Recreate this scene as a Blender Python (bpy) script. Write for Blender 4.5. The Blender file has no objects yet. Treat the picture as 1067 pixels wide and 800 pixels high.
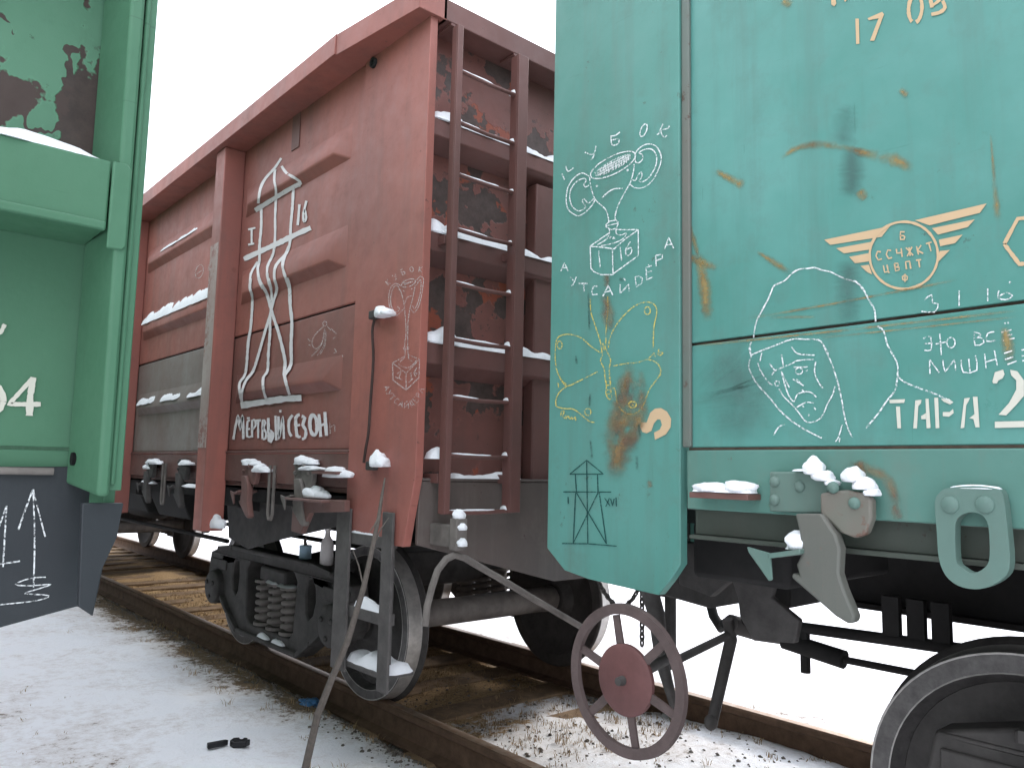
import bpy, bmesh, math, random
import numpy as np
from mathutils import Vector, Matrix, noise
from mathutils.geometry import tessellate_polygon
random.seed(7)
R_ = math.radians
SC = bpy.context.scene
COL = SC.collection

# ------------------------------------------------------------------ camera, sky, sun, exposure
H = 1.36                       # camera height above the rail head (z = 0 is the rail head)
F, CX, CY = 814.0, 533.5, 400.0
CR = np.array([[0.75308926, 0.08811904, 0.65199049],
               [-0.65758183, 0.06912213, 0.75020548],
               [0.02104042, -0.99370879, 0.11000061]])   # world axes seen in the lens (surveyed)
cam = bpy.data.cameras.new("camera")
cam.sensor_width = 36.0
cam.lens = F / 1067.0 * 36.0
cam.clip_start = 0.05
cam.clip_end = 3000
co = bpy.data.objects.new("camera", cam)
COL.objects.link(co)
m = Matrix.Identity(4)
for i in range(3):
    m[i][0] = CR[i][0]; m[i][1] = -CR[i][1]; m[i][2] = -CR[i][2]
m[2][3] = H
co.matrix_world = m
SC.camera = co

w = bpy.data.worlds.new("World")
SC.world = w
w.use_nodes = True
nt = w.node_tree
nt.nodes.clear()
sky = nt.nodes.new("ShaderNodeTexSky")
sky.sky_type = 'NISHITA'
sky.sun_disc = False
SUN_EL, SUN_AZ = R_(26), math.atan2(0.98, 0.18)
sky.sun_elevation = SUN_EL
sky.sun_rotation = SUN_AZ
sky.dust_density = 1.0
hs = nt.nodes.new("ShaderNodeHueSaturation")
hs.inputs['Saturation'].default_value = 0.10      # a white overcast
bg = nt.nodes.new("ShaderNodeBackground")
bg.inputs['Strength'].default_value = 0.15
out = nt.nodes.new("ShaderNodeOutputWorld")
nt.links.new(sky.outputs[0], hs.inputs['Color'])
gm = nt.nodes.new('ShaderNodeGamma'); gm.inputs['Gamma'].default_value = 0.18   # cloud spreads the light evenly
nt.links.new(hs.outputs[0], gm.inputs['Color'])
# an overcast sky is about three times as bright overhead as at the horizon
tcw = nt.nodes.new('ShaderNodeTexCoord'); sxyz = nt.nodes.new('ShaderNodeSeparateXYZ'); nt.links.new(tcw.outputs['Generated'], sxyz.inputs[0])
ov = nt.nodes.new('ShaderNodeMapRange'); ov.inputs[1].default_value = 0; ov.inputs[2].default_value = 1; ov.inputs[3].default_value = .50; ov.inputs[4].default_value = 3.6
nt.links.new(sxyz.outputs[2], ov.inputs[0])
mu = nt.nodes.new('ShaderNodeVectorMath'); mu.operation = 'SCALE'
nt.links.new(gm.outputs[0], mu.inputs[0]); nt.links.new(ov.outputs[0], mu.inputs['Scale'])
tn = nt.nodes.new('ShaderNodeMix'); tn.data_type = 'RGBA'; tn.blend_type = 'MULTIPLY'; tn.inputs[0].default_value = 1
tn.inputs[7].default_value = (0.94, 0.985, 1.07, 1)          # cold winter light
nt.links.new(mu.outputs[0], tn.inputs[6]); nt.links.new(tn.outputs[2], bg.inputs['Color'])
nt.links.new(bg.outputs[0], out.inputs['Surface'])

sl = bpy.data.lights.new("sun", 'SUN')
sl.energy = 0.55
sl.angle = R_(14)
sl.color = (1.0, 0.92, 0.84)
so = bpy.data.objects.new("sun", sl)
COL.objects.link(so)
sd = Vector((math.cos(SUN_EL) * math.sin(SUN_AZ), math.cos(SUN_EL) * math.cos(SUN_AZ), math.sin(SUN_EL)))
so.rotation_euler = (-sd).to_track_quat('-Z', 'Y').to_euler()

SC.render.engine = 'CYCLES'
SC.view_settings.view_transform = 'Standard'
SC.view_settings.look = 'None'
SC.view_settings.gamma = 1.0
SC.view_settings.exposure = 2.68
SC.cycles.max_bounces = 6
SC.cycles.transparent_max_bounces = 16
SC.cycles.use_denoising = True

# ------------------------------------------------------------------ measuring the photograph onto real planes
def ray(px, py):
    return CR @ np.array([px - CX, py - CY, F])
def SX(px, py, X):                     # (y, z) on the lateral plane x = X
    r = ray(px, py); t = X / r[0]
    return (r[1] * t, H + r[2] * t)
def SY(px, py, Y):                     # (x, z) on the cross plane y = Y
    r = ray(px, py); t = Y / r[1]
    return (r[0] * t, H + r[2] * t)
def SG(px, py, Z=-0.2):
    r = ray(px, py); t = (Z - H) / r[2]
    return (r[0] * t, r[1] * t)

# ------------------------------------------------------------------ mesh helpers
class MB:
    def __init__(s): s.v = []; s.f = []
    def add(s, vs, fs):
        o = len(s.v); s.v += [tuple(map(float, p)) for p in vs]; s.f += [tuple(o + i for i in f) for f in fs]
    def box(s, x0, x1, y0, y1, z0, z1):
        s.add([(x0,y0,z0),(x1,y0,z0),(x1,y1,z0),(x0,y1,z0),(x0,y0,z1),(x1,y0,z1),(x1,y1,z1),(x0,y1,z1)],
              [(0,3,2,1),(4,5,6,7),(0,1,5,4),(1,2,6,5),(2,3,7,6),(3,0,4,7)])
    def prism(s, loops, a, b, axis):   # outline (+ holes) in 2D, extruded from a to b along axis
        def P(q, t):
            return (t, q[0], q[1]) if axis == 'x' else (q[0], t, q[1]) if axis == 'y' else (q[0], q[1], t)
        flat = [q for l in loops for q in l]
        n = len(flat)
        tri = tessellate_polygon([[Vector((q[0], q[1], 0)) for q in l] for l in loops])
        vs = [P(q, a) for q in flat] + [P(q, b) for q in flat]
        fs = []
        for t in tri:
            fs.append(tuple(t)); fs.append(tuple(n + i for i in reversed(t)))
        o = 0
        for l in loops:
            k = len(l)
            for i in range(k):
                j = (i + 1) % k
                fs.append((o + i, o + j, n + o + j, n + o + i))
            o += k
        s.add(vs, fs)
    def tube(s, pts, r, n=10, closed=False, flat=None):
        pts = [Vector(p) for p in pts]
        k = len(pts); rings = []
        rs = r if isinstance(r, (list, tuple)) else [r] * k
        prev = None
        for i in range(k):
            if closed: t = pts[(i + 1) % k] - pts[i - 1]
            else: t = pts[min(i + 1, k - 1)] - pts[max(i - 1, 0)]
            t.normalize()
            u = (prev - t * prev.dot(t)) if prev is not None else t.orthogonal()
            if prev is None and abs(t.z) < .95: u = t.cross(Vector((0, 0, 1)))
            u.normalize(); prev = u
            v = t.cross(u)
            rings.append([pts[i] + (u * math.cos(2*math.pi*j/n) + v * math.sin(2*math.pi*j/n)) * rs[i] for j in range(n)])
        vs = [p for q in rings for p in q]; fs = []
        for i in range(k if closed else k - 1):
            a, b = i * n, ((i + 1) % k) * n
            for j in range(n):
                fs.append((a + j, a + (j+1) % n, b + (j+1) % n, b + j))
        if not closed:
            fs.append(tuple(range(n - 1, -1, -1))); fs.append(tuple((k-1)*n + j for j in range(n)))
        s.add(vs, fs)
    def lathe(s, prof, c, n=48, axis='x', closed=False, caps=True):
        vs = []; fs = []; k = len(prof)
        for (t, r) in prof:
            for j in range(n):
                a = 2*math.pi*j/n; p, q = r*math.cos(a), r*math.sin(a)
                vs.append((c[0]+t, c[1]+p, c[2]+q) if axis == 'x' else (c[0]+p, c[1]+t, c[2]+q) if axis == 'y' else (c[0]+p, c[1]+q, c[2]+t))
        for i in range(k if closed else k - 1):
            a, b = i*n, ((i+1) % k)*n
            for j in range(n):
                fs.append((a+j, a+(j+1) % n, b+(j+1) % n, b+j))
        if not closed and caps:
            fs.append(tuple(range(n))); fs.append(tuple((k-1)*n+j for j in range(n-1, -1, -1)))
        s.add(vs, fs)
    def ball(s, c, r, n=12, mth=8, sq=(1,1,1), nz=0.0):
        vs = []; fs = []
        for i in range(mth + 1):
            th = math.pi * i / mth
            for j in range(n):
                a = 2*math.pi*j/n
                d = Vector((math.sin(th)*math.cos(a)*sq[0], math.sin(th)*math.sin(a)*sq[1], math.cos(th)*sq[2]))
                k = 1 + nz * noise.noise(d*2.3 + Vector(c)*7)
                vs.append((c[0]+d.x*r*k, c[1]+d.y*r*k, c[2]+d.z*r*k))
        for i in range(mth):
            for j in range(n):
                fs.append((i*n+j, (i+1)*n+j, (i+1)*n+(j+1) % n, i*n+(j+1) % n))
        s.add(vs, fs)
    def bolt(s, c, r, axis, h):
        # domed rivet head standing on the plane through c
        prof = [(0, r), (h*.5, r*.92), (h*.85, r*.6), (h, r*.15)]
        s.lathe(prof, c, 14, axis)
    def build(s, name, mat, parent=None, bevel=0.0, smooth=40, base=None):
        off = Vector((0, 0, 0))
        if parent is not None: off = Vector(parent.get('_w', (0, 0, 0)))
        elif base is not None: off = Vector(base)
        me = bpy.data.meshes.new(name)
        me.from_pydata([tuple(Vector(p) - off) for p in s.v], [], s.f)
        bm = bmesh.new(); bm.from_mesh(me)
        bmesh.ops.recalc_face_normals(bm, faces=bm.faces[:])
        bm.to_mesh(me); bm.free()
        me.materials.append(mat)
        for p in me.polygons: p.use_smooth = True
        me.set_sharp_from_angle(angle=R_(smooth))
        o = bpy.data.objects.new(name, me)
        COL.objects.link(o)
        if parent is not None:
            o.parent = parent; o['_w'] = parent.get('_w', (0, 0, 0))
        elif base is not None:
            o.location = base
            o['_w'] = tuple(base)
        if bevel:
            b = o.modifiers.new('bevel', 'BEVEL'); b.width = bevel; b.segments = 2
            b.limit_method = 'ANGLE'; b.angle_limit = R_(38)
        return o

def tag(o, label=None, cat=None, group=None, kind=None):
    if label: o['label'] = label
    if cat: o['category'] = cat
    if group: o['group'] = group
    if kind: o['kind'] = kind
    return o
def empty(name, loc, label, cat, group=None):
    o = bpy.data.objects.new(name, None); COL.objects.link(o); o.location = loc; o['_w'] = tuple(loc)
    return tag(o, label, cat, group)
def kids(o): return [c for c in bpy.data.objects if c.parent == o]
def copy_tree(o, parent, dy):
    c = o.copy(); COL.objects.link(c); c.parent = parent
    c.location = o.location + Vector((0, dy, 0))
    for k in kids(o):
        d = k.copy(); COL.objects.link(d); d.parent = c
    return c

# ------------------------------------------------------------------ materials
def new_mat(name):
    mt = bpy.data.materials.new(name); mt.use_nodes = True
    t = mt.node_tree; b = t.nodes['Principled BSDF']
    return mt, t, b
def N(t, typ, **kw):
    n = t.nodes.new(typ)
    for k, v in kw.items():
        if hasattr(n, k): setattr(n, k, v)
        else: n.inputs[k].default_value = v
    return n
def ramp(t, src, a, b, lo=0.0, hi=1.0):
    n = t.nodes.new('ShaderNodeMapRange'); n.clamp = True
    n.inputs[1].default_value = a; n.inputs[2].default_value = b
    n.inputs[3].default_value = lo; n.inputs[4].default_value = hi
    t.links.new(src, n.inputs[0]); return n.outputs[0]
def noise_n(t, vec, scale, detail=5.0, rough=0.6, map_scale=None):
    if map_scale:
        mp = t.nodes.new('ShaderNodeMapping'); mp.inputs['Scale'].default_value = map_scale
        t.links.new(vec, mp.inputs['Vector']); vec = mp.outputs[0]
    n = t.nodes.new('ShaderNodeTexNoise'); n.inputs['Scale'].default_value = scale
    n.inputs['Detail'].default_value = detail; n.inputs['Roughness'].default_value = rough
    t.links.new(vec, n.inputs['Vector']); return n.outputs[0]
def mix(t, fac, a, b, mode='MIX'):
    n = t.nodes.new('ShaderNodeMix'); n.data_type = 'RGBA'; n.blend_type = mode
    if isinstance(fac, (int, float)): n.inputs[0].default_value = fac
    else: t.links.new(fac, n.inputs[0])
    for i, c in ((6, a), (7, b)):
        if isinstance(c, (tuple, list)): n.inputs[i].default_value = (*c[:3], 1)
        else: t.links.new(c, n.inputs[i])
    return n.outputs[2]
def math_n(t, op, a, b):
    n = t.nodes.new('ShaderNodeMath'); n.operation = op
    for i, c in ((0, a), (1, b)):
        if isinstance(c, (int, float)): n.inputs[i].default_value = c
        else: t.links.new(c, n.inputs[i])
    return n.outputs[0]
def bump(t, bsdf, h, strength, dist=0.01):
    n = t.nodes.new('ShaderNodeBump'); n.inputs['Strength'].default_value = strength; n.inputs['Distance'].default_value = dist
    t.links.new(h, n.inputs['Height']); t.links.new(n.outputs[0], bsdf.inputs['Normal'])

def paint(name, base, alt, rust=(0.10, 0.045, 0.03), chips=0.70, streak=0.25, dust=(0.20, 0.17, 0.15), rough=0.55, bmp=0.25, seed=0.0, peel=None, peelcol=(0.3,0.08,0.04)):
    mt, t, b = new_mat(name)
    tc = t.nodes.new('ShaderNodeTexCoord')
    mp = t.nodes.new('ShaderNodeMapping'); mp.inputs['Location'].default_value = (seed, seed*1.7, seed*.6)
    t.links.new(tc.outputs['Object'], mp.inputs['Vector']); v = mp.outputs[0]
    big = noise_n(t, v, 1.1, 6, .62)
    c = mix(t, ramp(t, big, .38, .64), base, alt)
    st = noise_n(t, v, 1.0, 6, .7, (7.0, 7.0, .55))
    c = mix(t, ramp(t, st, .50, .78, 0, streak), c, dust)
    md = noise_n(t, v, 9.0, 8, .72)
    c = mix(t, ramp(t, md, .52, .8, 0, streak*.8), c, dust)
    fine = noise_n(t, v, 26.0, 9, .75)
    gate = ramp(t, noise_n(t, v, 2.3, 4, .6), .46, .62)
    chip = math_n(t, 'MULTIPLY', ramp(t, fine, chips, chips + .03), gate)
    c = mix(t, chip, c, rust)
    hgt = math_n(t, 'SUBTRACT', math_n(t, 'ADD', math_n(t, 'MULTIPLY', noise_n(t, v, 3.2, 3, .5), 1.6), math_n(t, 'MULTIPLY', md, .25)), math_n(t, 'MULTIPLY', chip, .15))
    if peel:
        pn = noise_n(t, v, peel[0], 5, .58)
        if len(peel) > 2:      # cracks between the flakes, and bare metal towards the corner post
            rid = math_n(t, 'ABSOLUTE', math_n(t, 'SUBTRACT', noise_n(t, v, 4.2, 4, .55, (1.4, 1, .8)), .5), 0)
            px_ = t.nodes.new('ShaderNodeSeparateXYZ'); t.links.new(tc.outputs['Object'], px_.inputs[0])
            pn = math_n(t, 'ADD', math_n(t, 'SUBTRACT', pn, .12), math_n(t, 'ADD', ramp(t, rid, 0, .028, .12, 0), ramp(t, px_.outputs[0], 1.43, 1.47, 0, .25)))
        pm = ramp(t, pn, peel[1], peel[1] + .015)
        pc = mix(t, ramp(t, noise_n(t, v, 14, 8, .75), .35, .65), rust, tuple(x*1.9 for x in rust))
        pn2 = ramp(t, noise_n(t, v, peel[0]*.8 + 1.1, 5, .6), peel[1] + .05, peel[1] + .065)
        pc = mix(t, math_n(t, 'MULTIPLY', pn2, .8), pc, peelcol)
        c = mix(t, pm, c, pc)
        edge = math_n(t, 'MULTIPLY', ramp(t, pn, peel[1] - .02, peel[1]), math_n(t, 'SUBTRACT', 1.0, pm))
        c = mix(t, math_n(t, 'MULTIPLY', edge, .25), c, tuple(min(1, x*1.5) for x in base))
        hgt = math_n(t, 'SUBTRACT', hgt, math_n(t, 'MULTIPLY', pm, .5))
    t.links.new(c, b.inputs['Base Color'])
    sc_ = None
    for ang, sv in ((.5, (2, 2, 40)), (-.35, (3, 60, 3))):
        mr = t.nodes.new('ShaderNodeMapping'); mr.inputs['Rotation'].default_value = (ang, 0, 0); mr.inputs['Scale'].default_value = sv
        t.links.new(v, mr.inputs['Vector'])
        q = ramp(t, noise_n(t, mr.outputs[0], 1.6, 3, .6), .72, .76)
        sc_ = q if sc_ is None else math_n(t, 'MAXIMUM', sc_, q)
    c = mix(t, math_n(t, 'MULTIPLY', sc_, .35), c, tuple(x*.45 for x in base))
    t.links.new(c, b.inputs['Base Color'])
    t.links.new(ramp(t, md, .3, .7, rough - .15, rough + .12), b.inputs['Roughness'])
    b.inputs['Specular IOR Level'].default_value = 0.4
    hgt = math_n(t, 'ADD', hgt, math_n(t, 'MULTIPLY', noise_n(t, v, 1.1, 2, .5), 3.0))
    bump(t, b, hgt, bmp, 0.02)
    return mt

def plain(name, col, rough=0.7, metal=0.0, var=0.35, scale=8.0, bmp=0.2, alt=None):
    mt, t, b = new_mat(name)
    tc = t.nodes.new('ShaderNodeTexCoord'); v = tc.outputs['Object']
    n = noise_n(t, v, scale, 8, .68)
    a2 = alt or tuple(x*(1 - var) for x in col)
    c = mix(t, ramp(t, n, .35, .65), col, a2)
    t.links.new(c, b.inputs['Base Color'])
    b.inputs['Roughness'].default_value = rough
    b.inputs['Metallic'].default_value = metal
    b.inputs['Specular IOR Level'].default_value = 0.3
    if bmp: bump(t, b, noise_n(t, v, scale*3, 6, .7), bmp, .006)
    return mt

def chalk(name, col, cover=0.48, scale=180.0):
    # dry chalk: grains of colour with bare paint showing between them
    mt, t, b = new_mat(name)
    tc = t.nodes.new('ShaderNodeTexCoord'); v = tc.outputs['Object']
    n = noise_n(t, v, scale, 3, .6); n2 = noise_n(t, v, 9, 3, .6)
    a = ramp(t, math_n(t, 'ADD', n, math_n(t, 'MULTIPLY', n2, .35)), cover, cover + .22)
    b.inputs['Base Color'].default_value = (*col, 1); b.inputs['Roughness'].default_value = .95
    b.inputs['Specular IOR Level'].default_value = .1
    t.links.new(a, b.inputs['Alpha'])
    return mt

def stain(name, col, dens=1.0, scale=22.0, alt=None):
    # soft-edged stain: fades across its width (uv.x) and towards its ends (uv.y), eaten by noise
    mt, t, b = new_mat(name)
    tc = t.nodes.new('ShaderNodeTexCoord')
    sp = t.nodes.new('ShaderNodeSeparateXYZ'); t.links.new(tc.outputs['UV'], sp.inputs[0])
    def tri(s): return math_n(t, 'SUBTRACT', 1.0, math_n(t, 'ABSOLUTE', math_n(t, 'SUBTRACT', math_n(t, 'MULTIPLY', s, 2.0), 1.0), 0))
    a = math_n(t, 'MULTIPLY', ramp(t, tri(sp.outputs[0]), 0, .9), ramp(t, tri(sp.outputs[1]), 0, .35))
    n = noise_n(t, tc.outputs['Object'], scale, 6, .7)
    a = math_n(t, 'MULTIPLY', a, ramp(t, n, .31, .60))
    a = math_n(t, 'MULTIPLY', a, dens)
    c = mix(t, ramp(t, noise_n(t, tc.outputs['Object'], scale*.7, 5, .7), .38, .62), col, alt or tuple(x*.5 for x in col))
    t.links.new(c, b.inputs['Base Color']); b.inputs['Roughness'].default_value = .85
    b.inputs['Specular IOR Level'].default_value = .15
    t.links.new(a, b.inputs['Alpha'])
    return mt

M = {}
M['teal'] = paint('teal_paint', (0.074, 0.232, 0.195), (0.115, 0.295, 0.262), rust=(0.06,0.12,0.10), chips=.63, streak=.65, dust=(0.092,0.175,0.15), rough=.42, bmp=.14, seed=3.1)
M['teal_post'] = paint('teal_post_paint', (0.070, 0.222, 0.182), (0.10, 0.265, 0.228), rust=(0.07,0.10,0.08), chips=.63, streak=.6, dust=(0.10,0.16,0.135), rough=.45, bmp=.14, seed=13.3)
M['teal_low'] = paint('teal_paint_grimy', (0.085, 0.20, 0.165), (0.11, 0.245, 0.205), rust=(0.12,0.08,0.05), chips=.64, streak=.45, dust=(0.15,0.17,0.14), rough=.6, bmp=.2, seed=5.3)
M['teal_grey'] = paint('teal_grey_fitting', (0.10, 0.165, 0.14), (0.12, 0.20, 0.17), rust=(0.16,0.08,0.05), chips=.62, streak=.4, dust=(0.15,0.14,0.12), seed=9.2)
M['red'] = paint('red_oxide_paint', (0.37, 0.126, 0.098), (0.275, 0.105, 0.087), rust=(0.12,0.055,0.045), chips=.63, streak=.55, dust=(0.16,0.092,0.08), rough=.55, bmp=.22, seed=1.2)
M['red_mid'] = paint('red_oxide_lower', (0.30, 0.113, 0.092), (0.20, 0.092, 0.079), rust=(0.11,0.055,0.045), chips=.64, streak=.4, dust=(0.18,0.11,0.095), rough=.55, bmp=.25, seed=11.2)
M['red_low'] = paint('red_oxide_paint_dusty', (0.165, 0.078, 0.066), (0.13, 0.072, 0.062), rust=(0.07,0.04,0.035), chips=.62, streak=.5, dust=(0.12,0.09,0.08), seed=4.4)
M['red_end'] = paint('red_paint_peeling', (0.20, 0.075, 0.062), (0.15, 0.066, 0.056), rust=(0.055,0.036,0.032), chips=.60, streak=.4, dust=(0.10,0.07,0.06), seed=6.1, peel=(3.4, .50), peelcol=(0.32,0.075,0.04))
M['red_rib'] = paint('red_rib_paint', (0.165, 0.070, 0.060), (0.115, 0.056, 0.049), rust=(0.08,0.042,0.035), chips=.62, streak=.4, dust=(0.13,0.075,0.065), seed=7.1)
M['primer'] = paint('grey_primer', (0.26, 0.235, 0.215), (0.21, 0.165, 0.15), rust=(0.14,0.07,0.055), chips=.62, streak=.45, dust=(0.20,0.12,0.10), seed=8.0)
M['end_grey'] = paint('grey_grime_sheet', (0.085, 0.074, 0.068), (0.12, 0.092, 0.082), rust=(0.07,0.04,0.033), chips=.62, streak=.5, dust=(0.19,0.17,0.155), seed=2.0)
M['green'] = paint('dark_green_paint', (0.056, 0.155, 0.086), (0.070, 0.18, 0.105), rust=(0.05,0.035,0.03), chips=.70, streak=.25, dust=(0.055,0.11,0.07), rough=.6, bmp=.22, seed=2.7)
M['green_peel'] = paint('dark_green_paint_peeling', (0.074, 0.19, 0.112), (0.086, 0.21, 0.13), rust=(0.030,0.020,0.016), chips=.62, streak=.3, dust=(0.06,0.10,0.07), seed=0.4, peel=(5.5, .52, 2.6), peelcol=(0.05,0.03,0.024))
M['slate'] = paint('slate_grey_paint', (0.024, 0.028, 0.032), (0.020, 0.0235, 0.027), rust=(0.05,0.05,0.05), chips=.70, streak=.25, dust=(0.045,0.047,0.05), seed=3.9)
M['step_steel'] = plain('step_steel', (0.115, 0.105, 0.10), .7, 0, .4, 9)
M['sill_grime'] = paint('grimy_sill', (0.05,0.062,0.05), (0.07,0.08,0.065), rust=(0.05,0.035,0.03), chips=.6, streak=.5, dust=(0.08,0.07,0.06), rough=.7, seed=5)
M['steel'] = plain('grimy_steel', (0.075, 0.068, 0.064), .7, 0, .45, 9)
M['steel_lt'] = plain('dusty_steel', (0.19, 0.168, 0.152), .7, 0, .4, 9)
M['dark'] = plain('underframe_black', (0.028, 0.026, 0.025), .85, 0, .4, 5)
M['rim'] = plain('worn_wheel_rim', (0.16, 0.15, 0.145), .42, .55, .4, 20)
M['tread'] = plain('rolled_tread', (0.52, 0.49, 0.46), .32, .4, .3, 20, .05)
M['rail_side'] = plain('rusty_rail', (0.155, 0.095, 0.062), .85, 0, .45, 12)
M['rail_top'] = plain('worn_rail_top', (0.42, 0.33, 0.26), .35, .6, .35, 18, .08, alt=(0.30,0.18,0.11))
M['wood'] = plain('weathered_sleeper', (0.30, 0.20, 0.12), .9, 0, .5, 6, .5)
M['wheel_red'] = plain('brake_wheel_red', (0.14, 0.062, 0.058), .6, 0, .25, 10)
M['wheel_rim'] = plain('brake_wheel_rim', (0.115, 0.083, 0.078), .6, 0, .3, 14)
M['rubber'] = plain('hose_rubber', (0.03, 0.03, 0.03), .7, 0, .2, 10)
M['chalk'] = chalk('white_chalk', (0.74, 0.75, 0.75), .515, 160)
M['chalk_faint'] = chalk('faint_chalk', (0.62, 0.55, 0.53), .55)
M['chalk_yel'] = chalk('yellow_chalk', (0.62, 0.50, 0.13), .535, 160)
M['marker'] = chalk('dark_marker', (0.02, 0.07, 0.065), .42)
M['white_paint'] = chalk('white_brush_paint', (0.72, 0.68, 0.68), .30, 60)
M['tan'] = chalk('tan_stencil_paint', (0.55, 0.39, 0.24), .26, 90)
M['cream'] = chalk('cream_stencil_paint', (0.58, 0.56, 0.48), .26, 90)
M['stain_rust'] = stain('rust_stain', (0.34, 0.25, 0.10), .85, 16, alt=(0.22,0.135,0.06))
M['stain_brown'] = stain('brown_stain', (0.27, 0.19, 0.09), .8, 22, alt=(0.17,0.105,0.075))
M['stain_smudge'] = stain('grey_smudge', (0.12, 0.20, 0.18), .5, 3.0)
M['stain_drip'] = stain('dark_drip', (0.05, 0.085, 0.075), .8, 30)
M['seam'] = plain('seam_grime', (0.085, 0.06, 0.045), .9, 0, .4, 30)
M['seam_dark'] = plain('seam_dark_grime', (0.05, 0.03, 0.027), .9, 0, .4, 30)  # dark backing of the joint between the red side panels
M['cable'] = plain('old_cable', (0.07, 0.045, 0.04), .8)
M['stalk'] = plain('dry_stalk', (0.17, 0.145, 0.125), .85, 0, .3, 30)
M['straw'] = plain('dead_grass', (0.46, 0.32, 0.175), .9, 0, .5, 9)
M['stone'] = plain('track_gravel', (0.22, 0.19, 0.165), .9, 0, .6, 7)
M['bottle'] = plain('milky_bottle', (0.78, 0.72, 0.70), .35, 0, .15, 20, .02)
M['can'] = plain('blue_tub', (0.42, 0.60, 0.72), .45, 0, .2, 20, .02)
M['blue'] = plain('blue_wrapper', (0.10, 0.26, 0.52), .3, 0, .5, 40)
M['black_plastic'] = plain('black_plastic', (0.02, 0.02, 0.022), .4, 0, .2, 20)

def snow_mat():
    mt, t, b = new_mat('fresh_snow')
    tc = t.nodes.new('ShaderNodeTexCoord'); v = tc.outputs['Object']
    n = noise_n(t, v, 30, 6, .65)
    t.links.new(mix(t, n, (0.82, 0.83, 0.86), (0.88, 0.88, 0.90)), b.inputs['Base Color'])
    b.inputs['Roughness'].default_value = .8; b.inputs['Specular IOR Level'].default_value = .2
    bump(t, b, math_n(t, 'ADD', n, math_n(t, 'MULTIPLY', noise_n(t, v, 160, 3, .7), .4)), .6, .012)
    return mt
M['snow'] = snow_mat()

def ground_mat():
    mt, t, b = new_mat('snowy_ballast')
    tc = t.nodes.new('ShaderNodeTexCoord'); v = tc.outputs['Object']
    at = t.nodes.new('ShaderNodeVertexColor'); at.layer_name = 'dirt'
    sp = t.nodes.new('ShaderNodeSeparateColor'); t.links.new(at.outputs[0], sp.inputs[0])
    d = sp.outputs[0]
    n1 = noise_n(t, v, 2.6, 6, .68); n2 = noise_n(t, v, 17, 8, .75); n3 = noise_n(t, v, 65, 5, .7)
    s = math_n(t, 'ADD', math_n(t, 'MULTIPLY', n1, .55), math_n(t, 'ADD', math_n(t, 'MULTIPLY', n2, .5), math_n(t, 'MULTIPLY', n3, .22)))
    # s is about .63 on average; dirt shows where s rises above a level set by how trodden the place is
    lvl = ramp(t, d, 0, 1, .90, .42)
    mk = ramp(t, math_n(t, 'SUBTRACT', s, lvl), -.03, .045)
    soil = mix(t, ramp(t, n2, .36, .64), (0.19, 0.145, 0.105), (0.085, 0.068, 0.055))
    straw = mix(t, ramp(t, n3, .4, .6), (0.52, 0.36, 0.19), (0.28, 0.185, 0.10))
    soil = mix(t, math_n(t, 'MULTIPLY', sp.outputs[1], ramp(t, n1, .25, .42)), soil, straw)
    snow = mix(t, ramp(t, n1, .35, .65), (0.87, 0.88, 0.91), (0.91, 0.91, 0.93))
    snow = mix(t, ramp(t, math_n(t, 'SUBTRACT', s, lvl), -.16, -.01, 0, .45), snow, (0.46, 0.39, 0.34))
    t.links.new(mix(t, mk, snow, soil), b.inputs['Base Color'])
    b.inputs['Roughness'].default_value = .9; b.inputs['Specular IOR Level'].default_value = .15
    hh = math_n(t, 'ADD', math_n(t, 'MULTIPLY', n2, .8), math_n(t, 'MULTIPLY', n3, .35))
    bump(t, b, hh, .55, .03)
    return mt
M['ground'] = ground_mat()

# ------------------------------------------------------------------ ground, track
TC, RX = 3.405, 0.797                      # centre of the right-hand track, rail centre offset
def nz(x, y, s, a): return a * noise.noise(Vector((x*s, y*s, 3.3)))
def smooth(a, b, v):
    t = min(1, max(0, (v - a)/(b - a))); return t*t*(3 - 2*t)
def gz(x, y):
    z = -0.215
    z += nz(x, y, .9, .035) + nz(x, y, 4, .012) + nz(x, y, 14, .006)
    z += smooth(2.4, 1.7, x)*(nz(x, y, 2.2, .035) + nz(x, y, 6.5, .014)); z += .07*smooth(2.2, 1.3, x)*smooth(-.3, .5, x)         # low snow bank between the two tracks
    z += .078*smooth(TC - RX - .05, TC - RX - .16, x) + (.030 + .046*smooth(3.9, 3.1, y))*(1 if TC-RX < x < TC+RX else 0) + .05*smooth(TC+RX+.05, TC+RX+.3, x)
    z -= .10*smooth(5.4, 7.5, x)
    for rx in (TC - RX, TC + RX):
        z -= .012*math.exp(-((x - rx)/.2)**2)
    return min(z, -.10)
def dirt(x, y):
    d = .22
    if x < TC:      # dirty strip outside the near rail, wider under the red wagon
        d += .66*math.exp(-(max(0, (TC - RX) - x)/(.24 + .24*smooth(3.4, 6.0, y)))**2)*(.38 + .62*smooth(3.2, 5.0, y))
        d += .16*math.exp(-((x - .9)/.5)**2 - ((y - 4.6)/1.3)**2) + .18*math.exp(-((x - .6)/.5)**2 - ((y - 3.0)/.8)**2)
    if TC - RX < x < TC + RX + .35:
        u = smooth(3.5, 4.6, y)
        d = max(d, .30 + .62*u)
        if y < 3.6: d = .30 + .08*math.sin(y*5.0)
    if x > TC + RX + .35: d = .12 + .35*math.exp(-((x - TC - RX - .35)/.5)**2)
    return min(1, d)
def axis_vals(lo, hi, fine, far_lo, far_hi):
    v = list(np.arange(lo, hi + 1e-6, fine)); s = fine
    a = lo
    while a > far_lo: s *= 1.22; a -= s; v.insert(0, a)
    s = fine; a = hi
    while a < far_hi: s *= 1.22; a += s; v.append(a)
    return v
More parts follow.
